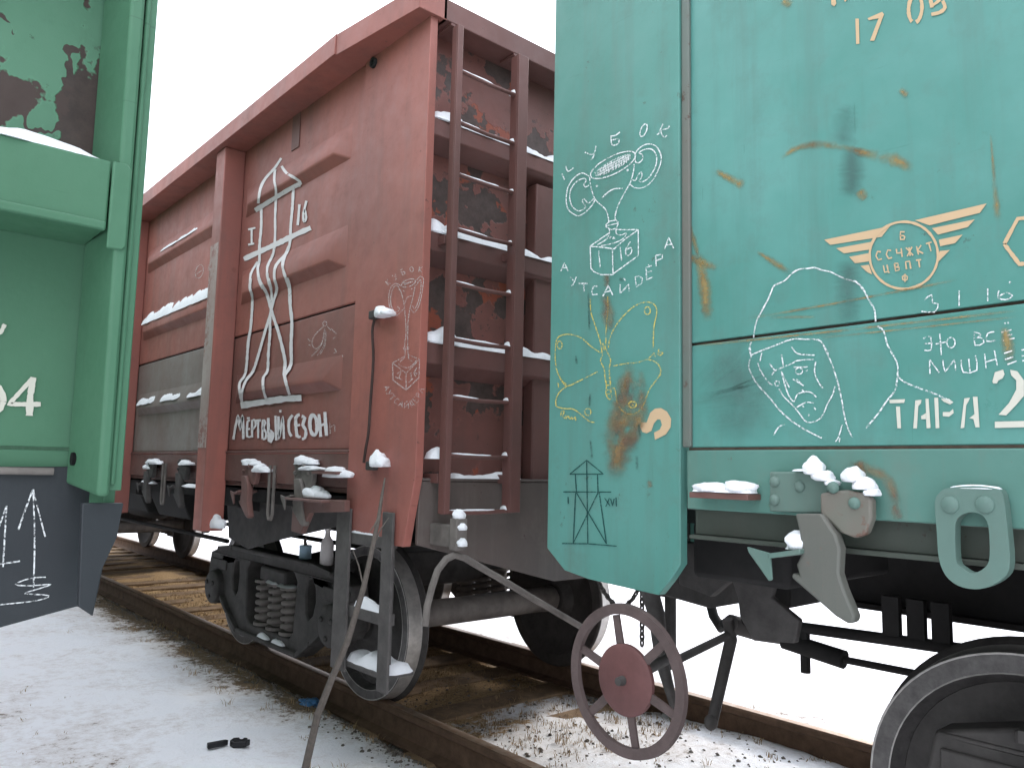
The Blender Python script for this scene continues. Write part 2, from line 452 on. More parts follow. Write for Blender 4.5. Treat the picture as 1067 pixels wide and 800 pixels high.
gxs = axis_vals(-.2, 5.6, .04, -900, 1400); gys = axis_vals(.6, 10.0, .045, -900, 1400)
gv = []; gf = []; gd = []
for y in gys:
    for x in gxs:
        gv.append((x, y, gz(x, y))); d = dirt(x, y)
        g2 = 1.0 if (TC - RX < x < TC + RX and y > 3.2) else .25
        gd.append((d, g2, 0, 1))
nx = len(gxs)
for j in range(len(gys) - 1):
    for i in range(nx - 1):
        a = j*nx + i; gf.append((a, a+1, a+1+nx, a+nx))
me = bpy.data.meshes.new('ground'); me.from_pydata(gv, [], gf)
ca = me.color_attributes.new('dirt', 'FLOAT_COLOR', 'POINT')
ca.data.foreach_set('color', np.array(gd, dtype=np.float32).ravel())
for p in me.polygons: p.use_smooth = True
me.materials.append(M['ground'])
go = bpy.data.objects.new('ground', me); COL.objects.link(go)
tag(go, 'snow covered ground with dirty ballast along the rails', 'ground', kind='structure')

def rail(xc, label):
    # flat-bottom rail section
    prof = [(-.075,-.18),(.075,-.18),(.075,-.168),(.018,-.150),(.010,-.135),(.009,-.055),(.036,-.038),(.0375,-.010),(.028,-.0015),(-.028,-.0015),(-.0375,-.010),(-.036,-.038),(-.009,-.055),(-.010,-.135),(-.018,-.150),(-.075,-.168)]
    b = MB(); b.prism([[(xc + p[0], p[1]) for p in prof]], -30, 90, 'y')
    o = b.build('rail', M['rail_side'], None, base=(xc, 0, -.18))
    tag(o, label, 'rail', 'rails of the tracks')
    t = MB(); t.prism([[(xc-.027,-.0014),(xc+.027,-.0014),(xc+.022,0),(xc-.022,0)]], -30, 90, 'y')
    t.build('running_surface', M['rail_top'], o)
rail(TC - RX, 'near rusty rail beside the trodden snow, under the red wagon')
rail(TC + RX, 'far rusty rail of the same track, against the open snow field')
rail(-1.15 - RX, 'left rail of the green wagon track')
rail(-1.15 + RX, 'right rail of the green wagon track, next to the snow bank')
k = 0; proto = None
yy = -2.0
while yy < 24:
    jit = random.uniform(-.02, .02)
    if proto is None:
        b = MB(); b.box(-1.37, 1.37, -.125, .125, -.17, 0)
        proto = b.build('sleeper', M['wood'], None, bevel=.012, base=(0, 0, 0)); o = proto
    else:
        o = proto.copy(); COL.objects.link(o)
    o.location = (TC + jit, yy + jit, -.172); o.rotation_euler = (0, 0, jit*.4)
    tag(o, 'weathered brown wooden sleeper under the rusty rails', 'sleeper', 'wooden sleepers of the right track')
    yy += .56

# loose ballast and dead grass: nobody could count these
rs = random.Random(3)
b = MB()
def stone(x, y, r):
    z = gz(x, y) + r*.15
    vs = []
    for dx, dy, dz in ((1,0,0),(-1,0,0),(0,1,0),(0,-1,0),(0,0,1),(0,0,-1),(.6,.6,.5),(-.6,.5,.55)):
        k = rs.uniform(.65, 1.15)*r; vs.append((x + dx*k, y + dy*k, z + dz*k*.7))
    bm = bmesh.new()
    for p in vs: bm.verts.new(p)
    bmesh.ops.convex_hull(bm, input=bm.verts[:])
    bm.verts.index_update()
    b.add([v.co[:] for v in bm.verts], [[v.index for v in f.verts] for f in bm.faces]); bm.free()
for _ in range(3000):
    y = rs.uniform(1.0, 9.5) if rs.random() < .7 else rs.uniform(3.5, 9)
    x = (TC - RX) - abs(rs.gauss(0, .10)) - .08 if rs.random() < .75 else rs.uniform(TC - RX + .06, TC + RX + .4)
    if x < .2: continue
    stone(x, y, rs.choice((.004, .005, .006, .008, .010, .016)))
for _ in range(600):
    x, y = rs.uniform(TC - RX + .05, TC + RX - .05), rs.uniform(1.4, 5.2)
    stone(x, y, rs.choice((.005, .006, .008, .011, .015)))
tag(b.build('gravel', M['stone'], None, smooth=20), 'loose dark gravel scattered along the rails', 'gravel', kind='stuff')
b = MB()
def tuft(x, y, n, hmax):
    z = gz(x, y)
    for _ in range(n):
        a = rs.uniform(0, 2*math.pi); h = rs.uniform(.35, 1)*hmax; lean = rs.uniform(.1, 1.1)*h
        bx, by = x + rs.gauss(0, .02), y + rs.gauss(0, .02)
        dx, dy = math.cos(a), math.sin(a); wv = .0022
        p0 = Vector((bx, by, z - .01)); p1 = p0 + Vector((dx*lean*.4, dy*lean*.4, h*.7)); p2 = p0 + Vector((dx*lean, dy*lean, h))
        s = Vector((-dy, dx, 0))*wv
        b.add([p0 - s, p0 + s, p1 + s*.8, p1 - s*.8, p2], [(0,1,2,3), (3,2,4)])
for _ in range(430):
    r = rs.random()
    if r < .35: x, y = rs.uniform(TC - RX + .1, TC + RX - .1), rs.uniform(1.2, 9)
    elif r < .6: x, y = TC + RX + rs.gauss(.05, .15), rs.uniform(.9, 4)
    elif r < .8: x, y = TC - RX - abs(rs.gauss(0, .3)) - .05, rs.uniform(2.2, 8)
    else:
        x, y = rs.gauss(.85, .3), rs.gauss(3.9, .9)
        tuft(x, y, rs.randint(3, 7), rs.uniform(.012, .035)); continue
    tuft(x, y, rs.randint(5, 14), rs.uniform(.02, .075))
for _ in range(2200):
    x, y = rs.uniform(TC - RX + .08, TC + RX - .08), rs.uniform(2.9, 11)
    tuft(x, y, 9, rs.uniform(.02, .06))
tag(b.build('dead_grass', M['straw'], None), 'dry straw coloured grass between and beside the rails', 'grass', kind='stuff')

# ------------------------------------------------------------------ shared wagon pieces
XS, XF = 1.875, 2*TC - 1.875               # side sheets of wagons on the right-hand track
def wheel_mesh(b, x, y, s):
    # s = +1: outer face looks to -x
    z0 = .432
    P = [(0,.475),(.004,.478),(.085,.482),(.098,.492),(.108,.506),(.120,.508),(.130,.498),(.132,.42),(.118,.405),(.075,.30),(.07,.16),(.10,.13),(.12,.10),(.12,.0)]
    Q = [(.12,0),(-.01,0),(-.01,.10),(.012,.125),(.035,.16),(.05,.30),(.045,.385),(.012,.408),(.0,.415),(0,.475)]
    P = [(t, r*.948 if r > .3 else r) for t, r in P]; Q = [(t, r*.948 if r > .3 else r) for t, r in Q]
    return P, Q, z0
def bogie(root, yc, xc=TC, dust=False):
    steel = M['steel']
    parts = []
    for s in (-1, 1):
        xo = xc + s*1.06; xi = xc + s*.95
        X0, X1 = min(xo, xi), max(xo, xi)
        up = [(-1.13,.55),(-1.10,.68),(-.90,.735),(-.62,.765),(.62,.765),(.90,.735),(1.10,.68),(1.13,.55),(1.12,.42),(1.06,.36),(.80,.36),(.66,.27),(.48,.165),(-.48,.165),(-.66,.27),(-.80,.36),(-1.06,.36),(-1.12,.42)]
        hole = [(-.34,.68),(.34,.68),(.40,.62),(.37,.30),(.32,.25),(-.32,.25),(-.37,.30),(-.40,.62)]
        ov = [(.55,.655),(.61,.66),(.65,.61),(.66,.53),(.63,.44),(.58,.41),(.545,.45),(.53,.55)]
        b = MB()
        b.prism([[(yc+p[0], p[1]) for p in up], [(yc+p[0], p[1]) for p in hole],
                 [(yc+p[0], p[1]) for p in ov], [(yc-p[0], p[1]) for p in reversed(ov)]], X0, X1, 'x')
        # top and bottom flanges make the casting a channel
        fx0, fx1 = (X0-.035, X0+.012) if s < 0 else (X1-.012, X1+.035)
        for i in range(2, 5):
            a, c = up[i], up[i+1]
            b.prism([[(yc+a[0],a[1]+.004),(yc+c[0],c[1]+.004),(yc+c[0],c[1]-.03),(yc+a[0],a[1]-.03)]], fx0, fx1, 'x')
        for i in range(10, 15):
            a, c = up[i], up[i+1]
            b.prism([[(yc+a[0],a[1]-.004),(yc+c[0],c[1]-.004),(yc+c[0],c[1]+.03),(yc+a[0],a[1]+.03)]], fx0, fx1, 'x')
        sf = b.build('side_frame', steel, root, bevel=.012); parts.append(sf)
        for dy in (-.925, .925):
            a = MB()
            xa = xo + s*.06
            a.lathe([(0, .105),(s*-.015,.125),(s*-.10,.13),(s*-.15,.13)], (xa, yc+dy, .432), 24, 'x')
            for k in range(3):
                t = 2*math.pi*k/3 + .5
                a.bolt((xa, yc+dy+.07*math.cos(t), .432+.07*math.sin(t)), .018, 'x', s*.018)
            a.box(min(xo, xi)-.01, max(xo, xi)+.01, yc+dy-.16, yc+dy+.16, .565, .64)
            a.build('axle_box', steel, sf, bevel=.006)
        for dy in (-.21, -.005, .2):
            for xx in (0, s*-.2):
                a = MB()
                pts = [(xo - s*.075 + xx + .060*math.cos(t), yc+dy+.066*math.sin(t), .285 + .25*t/(2*math.pi*5)) for t in np.linspace(0, 2*math.pi*5, 120)]
                a.tube(pts, .0185, 9)
                a.lathe([(0,.05),(.26,.05)], (xo - s*.075 + xx, yc+dy, .28), 14, 'z')
                a.lathe([(-.02,.085),(0,.085),(0,.03)], (xo - s*.075+xx, yc+dy, .275), 20, 'z')
                a.lathe([(0,.03),(0,.088),(.02,.088),(.02,.0)], (xo - s*.075+xx, yc+dy, .545), 20, 'z')
                a.build('spring', M['steel_lt'] if dust else steel, sf)
    b = MB()
    b.prism([[(xc-1.05,.565),(xc-1.05,.66),(xc-.6,.74),(xc+.6,.74),(xc+1.05,.66),(xc+1.05,.565),(xc+.5,.48),(xc-.5,.48)]], yc-.2, yc+.2, 'y')
    parts.append(b.build('bolster', steel, root, bevel=.015))
    for dy in (-.925, .925):
        b = MB()
        b.lathe([(-.93,.0),(-.93,.065),(-.72,.065),(-.70,.092),(-.55,.085),(.55,.085),(.70,.092),(.72,.065),(.93,.065),(.93,0)], (xc, yc+dy, .432), 24, 'x')
        ws = b.build('axle', M['steel_lt'], root); parts.append(ws)
        for s in (-1, 1):
            P, Q, z0 = wheel_mesh(None, 0, 0, s)
            xo = xc + s*.85
            a = MB(); a.lathe([(-s*t, r) for t, r in P[6:] + Q[:7]], (xo, yc+dy, z0), 56, 'x', False, False)
            wd = a.build('wheel', M['steel'], ws, smooth=30)
            a = MB(); a.lathe([(-s*t, r) for t, r in [(.045,.366),(.012,.387),(0,.394),(0,.450),(.004,.4534)]], (xo, yc+dy, z0), 72, 'x', False, False)
            a.build('rim', M['rim'], ws, smooth=30)
            a = MB(); a.lathe([(-s*t, r) for t, r in [(.004,.4534),(.085,.457),(.092,.461)]], (xo, yc+dy, z0), 72, 'x', False, False)
            a.build('tread', M['tread'], ws, smooth=50)
            a = MB(); a.lathe([(-s*t, r) for t, r in [(.092,.461),(.098,.467),(.108,.480),(.120,.4818),(.130,.4722)]], (xo, yc+dy, z0), 72, 'x', False, False)
            a.build('flange', M['steel'], ws, smooth=50)
            for r0, r1, t0 in ((.4455,.4515,-.0006), (.392,.3965,-.0006)):  # thin bright rings: highlights of the rim edges put in as colour
                a = MB(); a.lathe([(-s*t0, r0), (-s*(t0-.0012), (r0+r1)/2), (-s*t0, r1)], (xo, yc+dy, z0), 72, 'x', False, False)
                a.build('edge_highlight', M['tread'], ws, smooth=50)
    return parts

def frame_of(root, y0, y1, xc=TC):
    # floor, centre sill and cross bearers
    lo, hi = min(y0, y1), max(y0, y1)
    b = MB(); b.box(xc-1.44, xc+1.44, lo+.22, hi-.22, 1.215, 1.255); b.build('floor', M['dark'], root)
    b = MB(); b.box(xc-.17, xc-.15, lo+.3, hi-.3, .86, 1.213); b.box(xc+.15, xc+.17, lo+.3, hi-.3, .86, 1.213)
    b.box(xc-.20, xc+.20, lo+.3, hi-.3, .835, .858); b.build('centre_sill', M['dark'], root)
    for t in (2.25, 4.4, 6.35, 8.3, 10.45):
        b = MB()
        for s in (-1, 1):
            b.prism([[(xc+s*.172,.86),(xc+s*.172,1.21),(xc+s*1.43,1.21),(xc+s*1.43,1.10),(xc+s*.6,.90)]], lo+t-.11, lo+t+.11, 'y')
        b.build('cross_bearer', M['dark'], root)
    for t0, t1 in ((3.5,4.25),(4.55,6.2),(6.5,8.15),(8.45,9.2)):
        for s in (-1, 1):
            b = MB(); b.prism([[(xc+s*1.38,1.20),(xc+s*1.25,.93),(xc+s*.25,.88),(xc+s*.25,1.20)]], lo+t0, lo+t1, 'y')
            b.build('discharge_hatch', M['dark'], root, bevel=.01)

def coupler(root, y, d):
    # automatic knuckle coupler pointing along d (+1 = +y)
    b = MB()
    Y = lambda t: y + d*t
    lo, hi = sorted((Y(-.35), Y(.16))); b.box(TC-.07, TC+.07, lo, hi, .96, 1.12)
    pts = [(-.11,.14),(-.17,.22),(-.18,.34),(-.10,.42),(-.04,.40),(-.07,.31),(.02,.28),(.08,.33),(.07,.42),(.16,.46),(.23,.40),(.22,.26),(.14,.14)]
    b.prism([[(TC+d*p[0], Y(p[1])) for p in pts]], .90, 1.17, 'z')
    b.build('coupler', M['steel'], root, bevel=.018)
    b = MB(); lo, hi = sorted((Y(-.10), Y(.02)))
    b.box(TC-.26, TC+.26, lo, hi, .80, 1.24)
    b.build('striker', M['dark'], root, bevel=.01)

def snow_strip(b, a, c, dep, h, seed=0, step=.018, up=(0,0,1), taper=.06):
    # a lumpy ridge of snow lying on the strip from a to c, dep wide
    a, c, dep, up = Vector(a), Vector(c), Vector(dep), Vector(up)
    L = (c - a).length; n = max(5, int(L/step)); K = 7
    rows = []
    for i in range(n + 1):
        t = i/n; p = a.lerp(c, t)
        e = min(1, min(t, 1 - t)*L/taper)
        e = math.sqrt(max(0, e*(2 - e)))
        q = (.75 + .75*noise.noise(Vector((p.x*9 + seed, p.y*9, seed*3 + p.z)))) + .3*noise.noise(Vector((p.x*31, p.y*31 + seed, p.z)))
        hh = h*max(.12, q)*e
        dd = 1 + .22*noise.noise(Vector((p.x*14, p.y*14, seed + 5)))
        row = []
        for j in range(K):
            u = j/(K - 1)
            prof = (math.sin(math.pi*(.08 + .84*u)))**.55 if 0 < j < K-1 else 0
            row.append(p + dep*((u - .5)*dd*(.5 + .5*e) + .5) + up*(hh*prof - (0.002 if prof == 0 else 0)))
        rows.append(row)
    vs = [v for r in rows for v in r]; fs = []
    for i in range(n):
        for j in range(K - 1):
            fs.append((i*K+j, (i+1)*K+j, (i+1)*K+j+1, i*K+j+1))
        fs.append((i*K, i*K+K-1, (i+1)*K+K-1, (i+1)*K))
    fs.append(tuple(range(K))); fs.append(tuple(n*K + j for j in reversed(range(K))))
    b.add(vs, fs)

def sm(pts, n=3, closed=False):
    # Catmull-Rom through 2D points
    P = [np.array(p, float) for p in pts]; k = len(P)
    if k < 3: return [tuple(p) for p in P]
    o = []
    rng = range(k) if closed else range(k - 1)
    for i in rng:
        g = (lambda j: P[j % k]) if closed else (lambda j: P[max(0, min(k-1, j))])
        p0, p1, p2, p3 = g(i-1), g(i), g(i+1), g(i+2)
        for s in range(n):
            t = s/n
            o.append(tuple(.5*((2*p1) + (-p0+p2)*t + (2*p0-5*p1+4*p2-p3)*t*t + (-p0+3*p1-3*p2+p3)*t**3)))
    o.append(tuple(P[0] if closed else P[-1]))
    return o

class Draw:
    """Flat marks on a wall: strokes and filled shapes measured off the photograph, laid on the wall itself."""
    def __init__(s, put): s.put = put; s.v = []; s.f = []; s.uv = []; s.k = 0
    def lay(s, crop, pts): return [(crop[0] + p[0]/crop[2], crop[1] + p[1]/crop[2]) for p in pts]
    def stroke(s, crop, pts, w, smooth=3, closed=False, wob=.4):
        q = s.lay(crop, pts)
        if smooth and len(q) > 2: q = sm(q, smooth, closed)
        d = [q[0]]
        for a, c in zip(q, q[1:]):
            n = max(1, int(math.hypot(c[0]-a[0], c[1]-a[1])/2.2))
            d += [(a[0]+(c[0]-a[0])*i/n, a[1]+(c[1]-a[1])*i/n) for i in range(1, n+1)]
        if len(d) < 2: return
        s.k += 1; o = len(s.v); eps = .0012 + .00012*s.k
        n = len(d)
        for i, p in enumerate(d):
            a, c = np.array(d[max(0, i-1)]), np.array(d[min(n-1, i+1)])
            t = c - a; L = np.hypot(*t); t = t/L if L > 1e-9 else np.array((1., 0))
            ww = (w if not isinstance(w, (list, tuple)) else np.interp(i/(n-1), np.linspace(0, 1, len(w)), w))*.5
            ww *= 1 + wob*noise.noise(Vector((p[0]*.35, p[1]*.35, s.k*1.7)))
            for sg in (-1, 1):
                s.v.append(s.put(p[0] - t[1]*ww*sg, p[1] + t[0]*ww*sg, eps)); s.uv.append((.5 - .5*sg, i/(n-1)))
        for i in range(n - 1):
            s.f.append((o+2*i, o+2*i+1, o+2*i+3, o+2*i+2))
    def fill(s, crop, pts):
        q = s.lay(crop, pts); s.k += 1; o = len(s.v); eps = .0012 + .00012*s.k
        for t in tessellate_polygon([[Vector((p[0], p[1], 0)) for p in q]]): s.f.append(tuple(o + i for i in t))
        for p in q: s.v.append(s.put(p[0], p[1], eps)); s.uv.append((.5, .5))
    def ell(s, crop, c, a, b, ang, w, a0=0, a1=360, n=28):
        t = np.radians(np.linspace(a0, a1, n)); g = math.radians(ang)
        s.stroke(crop, [(c[0]+a*math.cos(u)*math.cos(g)-b*math.sin(u)*math.sin(g), c[1]+a*math.cos(u)*math.sin(g)+b*math.sin(u)*math.cos(g)) for u in t], w, 0)
    def dot(s, crop, c, r):
        s.fill(crop, [(c[0]+r*math.cos(t), c[1]+r*1.2*math.sin(t)) for t in np.linspace(0, 2*math.pi, 11)[:-1]])
    def text(s, crop, word, path, size, w, font=None):
        # letters of the stroke alphabet below along a polyline path (baseline centres)
        P = [np.array(p, float) for p in sm(path, 6)]
        L = [0]
        for a, c in zip(P, P[1:]): L.append(L[-1] + np.hypot(*(c - a)))
        for i, ch in enumerate(word):
            u = L[-1]*i/max(1, len(word)-1)
            x = np.interp(u, L, [p[0] for p in P]); y = np.interp(u, L, [p[1] for p in P])
            u2 = min(L[-1], u+1); u1 = max(0, u-1)
            g = math.atan2(np.interp(u2, L, [p[1] for p in P])-np.interp(u1, L, [p[1] for p in P]), np.interp(u2, L, [p[0] for p in P])-np.interp(u1, L, [p[0] for p in P]))
            for st in ABC.get(ch, []):
                pts = []
                for a, c in st:
                    dx, dy = (a-.5)*size*.7, (c-.5)*size
                    pts.append((x + dx*math.cos(g) - dy*math.sin(g), y + dx*math.sin(g) + dy*math.cos(g)))
                s.stroke(crop, pts, w, 0)
    def build(s, name, mat, parent, label=None):
        off = Vector(parent.get('_w', (0, 0, 0)))
        me = bpy.data.meshes.new(name); me.from_pydata([tuple(Vector(p) - off) for p in s.v], [], s.f)
        ul = me.uv_layers.new(name='UVMap')
        for l in me.loops: ul.data[l.index].uv = s.uv[l.vertex_index]
        me.materials.append(mat)
        o = bpy.data.objects.new(name, me); COL.objects.link(o); o.parent = parent; o['_w'] = parent.get('_w', (0,0,0))
        o.visible_shadow = True
        if label: o['label'] = label
        return o
ABC = {'А': [[(0,1),(.5,0),(1,1)],[(.2,.65),(.8,.6)]], 'У': [[(0,0),(.5,.5)],[(1,0),(.4,1),(.1,.95)]], 'Т': [[(0,0),(1,0)],[(.5,0),(.5,1)]],
 'С': [[(.95,.1),(.4,0),(.05,.5),(.35,1),(.95,.92)]], 'Й': [[(0,.1),(0,1),(1,.1),(1,1)],[(.3,-.2),(.5,-.1),(.7,-.2)]], 'Д': [[(0,1),(.1,.8),(.4,0),(.8,0),(.8,.8),(1,1)],[(.1,.8),(.8,.8)]],
 'Е': [[(.9,0),(.1,0),(.1,1),(.9,1)],[(.1,.5),(.7,.5)]], 'Р': [[(.1,1),(.1,0),(.8,.1),(.8,.45),(.1,.55)]], 'К': [[(.1,0),(.1,1)],[(.9,0),(.1,.5),(.9,1)]],
 'Б': [[(.9,0),(.1,0),(.1,1),(.8,1),(.9,.7),(.7,.5),(.1,.5)]], 'О': [[(.5,0),(.95,.3),(.9,.8),(.5,1),(.1,.8),(.05,.3),(.5,0)]], 'Ч': [[(.1,0),(.1,.5),(.9,.5)],[(.9,0),(.9,1)]],
 'Ж': [[(.5,0),(.5,1)],[(0,0),(.5,.5),(0,1)],[(1,0),(.5,.5),(1,1)]], 'Ц': [[(.1,0),(.1,.9),(.8,.9),(.8,0)],[(.8,.9),(.95,1.1)]], 'В': [[(.1,0),(.1,1),(.8,.95),(.85,.6),(.1,.5),(.75,.4),(.75,.05),(.1,0)]],
 'П': [[(.1,1),(.1,0),(.9,0),(.9,1)]], 'Ф': [[(.5,0),(.5,1)],[(.5,.15),(.95,.35),(.9,.7),(.5,.8),(.1,.7),(.05,.35),(.5,.15)]]}
def on_x(X, sgn=-1): return lambda px, py, eps: (X + sgn*eps, *SX(px, py, X + sgn*eps))
def on_y(Y): return lambda px, py, eps: ((lambda q: (q[0], Y - eps, q[1]))(SY(px, py, Y - eps)))

# outlines of the hatch lock and the tie-down ring, in metres from the lower edge of the side sill
def rel(pts, org, X): 
    o = SX(*org, X); return [(lambda q: (q[0]-o[0], q[1]-o[1]))(SX(*p, X)) for p in pts]
C12 = lambda pts: [(700 + p[0]/2.907, 450 + p[1]/2.907) for p in pts]
HOOK = rel(C12([(398,246),(480,246),(505,285),(522,310),(535,350),(531,425),(545,470),(580,553),(576,570),(560,576),(520,552),(455,495),(388,438),(390,422),(412,430),(402,398),(420,362),(412,305)]), (845,533), 1.83)
PLATE = rel(C12([(292,120),(400,120),(470,135),(470,246),(292,240)]), (845,533), 1.83)
LUG = rel(C12([(465,185),(540,175),(600,185),(621,205),(622,262),(605,308),(572,321),(525,303),(492,268),(465,246)]), (845,533), 1.82)
BRK = rel(C12([(258,346),(330,366),(336,446),(325,450),(262,362)]), (845,533), 1.80)
RING_O = rel(C12([(838,170),(915,163),(980,170),(1006,190),(1020,290),(1028,395),(1012,438),(965,467),(920,475),(870,464),(832,432),(812,380),(806,300),(800,215),(812,186)]), (845,533), 1.83)
RING_I = rel(C12([(862,300),(866,268),(885,249),(915,243),(944,252),(962,285),(966,372),(953,408),(915,427),(884,412),(865,388)]), (845,533), 1.83)
def hatch_lock(root, y, z, X, mir=1, mat='steel_lt', sc=1.0):
    T = lambda pts: [(y + mir*p[0]*sc, z + p[1]*sc) for p in pts]
    b = MB(); b.prism([T(PLATE)], X-.028, X, 'x')
    r = b.build('hatch_lock', mat if not isinstance(mat, str) else M[mat], root, bevel=.004)
    mt = r.data.materials[0]
    b = MB(); b.prism([T(HOOK)], X-.075, X-.04, 'x'); b.build('hook', mt, r, bevel=.006)
    b = MB(); b.prism([T(LUG)], X-.06, X-.03, 'x'); b.build('lug', mt, r, bevel=.006)
    for p in ((310,150),(310,205),(385,165),(505,168),(570,215)):
        q = T(rel(C12([p]), (845,533), 1.83))[0]; b = MB(); b.bolt((X-.027 if p[0] < 400 else X-.058, *q), .0145*sc, 'x', -.013*sc); b.build('rivet', mt, r)
    b = MB()
    a = T(BRK); b.prism([a], X-.085, X-.078, 'x')
    q1, q2 = T(rel(C12([(330,366)]), (845,533), 1.80))[0], T(rel(C12([(428,352)]), (845,533), 1.80))[0]
    b.prism([[q1, q2, (q2[0], q2[1]-.012), (q1[0], q1[1]-.012)]], X-.095, X+.02, 'x')
    b.build('stop_bracket', mt, r, bevel=.003)
    return r

# ------------------------------------------------------------------ the red wagon
Y0, LEN = 2.745, 12.74
red = empty('freight_wagon', (TC, Y0 + LEN/2, 0), 'rusty red open-top freight wagon with a white tower drawing and an end ladder', 'freight wagon')
def corner(root, y, d, mat, X=XS-.015, sx=1):
    b = MB()
    ol = [(y, 3.40),(y + d*.565, 3.40),(y + d*.565, 1.03),(y + d*.075, 1.03),(y, 1.33)]
    b.prism([ol], X, X + sx*.04, 'x')
    return b.build('corner_post', mat, root, bevel=.003)
corner(red, Y0, 1, M['red']); corner(red, Y0+LEN, -1, M['red'])
corner(red, Y0, 1, M['red'], XF+.015, -1); corner(red, Y0+LEN, -1, M['red'], XF+.015, -1)
posts = [4.91, 6.93, 9.115, 11.30, 13.32]
edges = [Y0+.565] + posts + [Y0+LEN-.565]
ROWS = [(2.92, 3.11), (2.355, 2.575), (1.735, 1.915)]
PR = .041
def bumps_for(i):
    a, c = edges[i], edges[i+1]
    a += .13 if i == 0 else .22; c -= .13
    return [(a, c, zb, zt) for zb, zt in ROWS]
def relief(y, z):
    h = 0
    for i in range(2):
        for (a, c, zb, zt) in bumps_for(i):
            if a < y < c and zb < z < zt:
                h = max(h, PR*max(0, min(1, (z-zb)/.05, (zt-z)/.10, (y-a)/.12, (c-y)/.12)))
    return h
def side_sheet(root, ya, yc, za, zc, X, mat, bumps, sx=1, name='side_panel'):
    b = MB(); b.box(min(X, X+sx*.012), max(X, X+sx*.012), ya, yc, za, zc)
    for (a, c, zb, zt) in bumps:
        if not (za < zb < zc): continue
        o = [(X+sx*.001, a, zb), (X+sx*.001, c, zb), (X+sx*.001, c, zt), (X+sx*.001, a, zt)]
        t = [(X-sx*PR, a+.12, zb+.05), (X-sx*PR, c-.12, zb+.05), (X-sx*PR, c-.12, zt-.10), (X-sx*PR, a+.12, zt-.10)]
        b.add(o + t, [(4,5,6,7),(0,1,5,4),(1,2,6,5),(2,3,7,6),(3,0,4,7)])
    return b.build(name, mat, root, bevel=.006)
for i in range(6):
    ya, yc = edges[i] + .002, edges[i+1] - .002
    bm_ = bumps_for(i)
    side_sheet(red, ya, yc, 2.160, 3.40, XS, M['red'], bm_)
    low = side_sheet(red, ya, yc, 1.445, 2.152, XS+.004, M['primer'] if i == 1 else M['red_mid'], bm_)
    if i == 1: low['label'] = 'lower side panel patched in dusty grey primer'
    b = MB(); b.box(XS+.014, XS+.02, ya, yc, 2.13, 2.18); b.build('panel_seam', M['seam_dark'], red)
    side_sheet(red, ya, yc, 1.445, 3.40, XF, M['red'], bm_, -1)
    b = MB(); b.box(XS-.012, XS+.08, ya, yc, 1.262, 1.425); b.box(XS-.016, XS+.02, ya, yc, 1.428, 1.444); b.box(XS+.01, XS+.10, ya, yc, 1.235, 1.26)
    b.build('side_sill', M['red_low'], red, bevel=.003)
    b = MB(); b.box(XF-.08, XF+.012, ya, yc, 1.262, 1.44); b.build('side_sill', M['red_low'], red)
b = MB(); b.box(XS-.1385, XS-.1352, posts[0]-.066, posts[0]+.068, 1.46, 2.75)  # paler strip down the front face of the first post
b.build('pale_strip', paint('pale_strip_paint', (0.42,0.36,0.33), (0.30,0.19,0.165), rust=(0.25,0.11,0.09), chips=.5, streak=.5, dust=(0.28,0.15,0.13), seed=3), red)
for y in posts:
    b = MB(); b.box(XS-.135, XS-.001, y-.075, y+.075, .955, 3.374); b.build('side_post', M['red'], red, bevel=.006)
    b = MB(); b.box(XF+.001, XF+.135, y-.075, y+.075, .955, 3.374); b.build('side_post', M['red'], red, bevel=.006)
b = MB()
b.box(1.705, XS-.001, Y0+.60, Y0+LEN-.60, 3.376, 3.475); b.box(1.71, XS+.05, Y0+.60, Y0+LEN-.60, 3.478, 3.484)
for y in (Y0, Y0+LEN):
    d = 1 if y == Y0 else -1
    b.prism([[(1.712, y+d*.598),(1.785, y-d*.02),(XS+.06, y-d*.02),(XS+.06, y+d*.598)]], 3.372, 3.480, 'z')
b.build('top_chord', M['red'], red, bevel=.004)
b = MB(); b.box(XF+.001, XF+.17, Y0, Y0+LEN, 3.376, 3.475); b.build('top_chord', M['red'], red, bevel=.004)

def end_wall(root, y, d, xa, xc, m_wall, m_rib, m_sheet, rows, zf=1.30):
    # y: outer plane, d: +1 when the wagon extends towards +y
    P = lambda a, c: tuple(sorted((y + d*a, y + d*c)))
    b = MB(); b.box(xa+.03, xc-.03, *P(.13, .145), zf, 3.42); b.build('end_wall', m_wall, root)
    for zb, zt in rows:
        b = MB()
        b.prism([[(y+d*.035, zb),(y+d*.035, zt),(y+d*.131, zt+.035),(y+d*.131, zb-.05)]], xa+.042, xc-.042, 'x')
        b.build('end_rib', m_rib, root, bevel=.005)
    b = MB(); b.box(xa+.04, xc-.04, *P(-.02, .128), 3.372, 3.474); b.build('top_chord', m_rib, root, bevel=.004)
    xm = (xa + xc)/2
    for s in (-1, 1):
        b = MB(); b.box(xm+s*.76-.075, xm+s*.76+.075, *P(.055, .129), .93, rows[0][0]-.05); b.build('end_post', m_rib, root, bevel=.008)
    b = MB()
    b.prism([[(xa+.03, zf+.005),(xa+.03, 1.04),(xa+.84,.83),(xc-.84,.83),(xc-.03,1.04),(xc-.03,zf+.005)]], y+d*.032, y+d*.052, 'y')
    b.box(xa+.035, xc-.035, *P(.03, .13), zf+.008, zf+.02)
    b.build('end_sheet', m_sheet, root, bevel=.003)
RR = [(2.85, 2.93), (2.32, 2.405), (1.817, 1.909)]
end_wall(red, Y0, 1, XS, XF, M['red_end'], M['red_rib'], M['end_grey'], RR)
end_wall(red, Y0+LEN, -1, XS, XF, M['red_end'], M['red_rib'], M['end_grey'], RR)
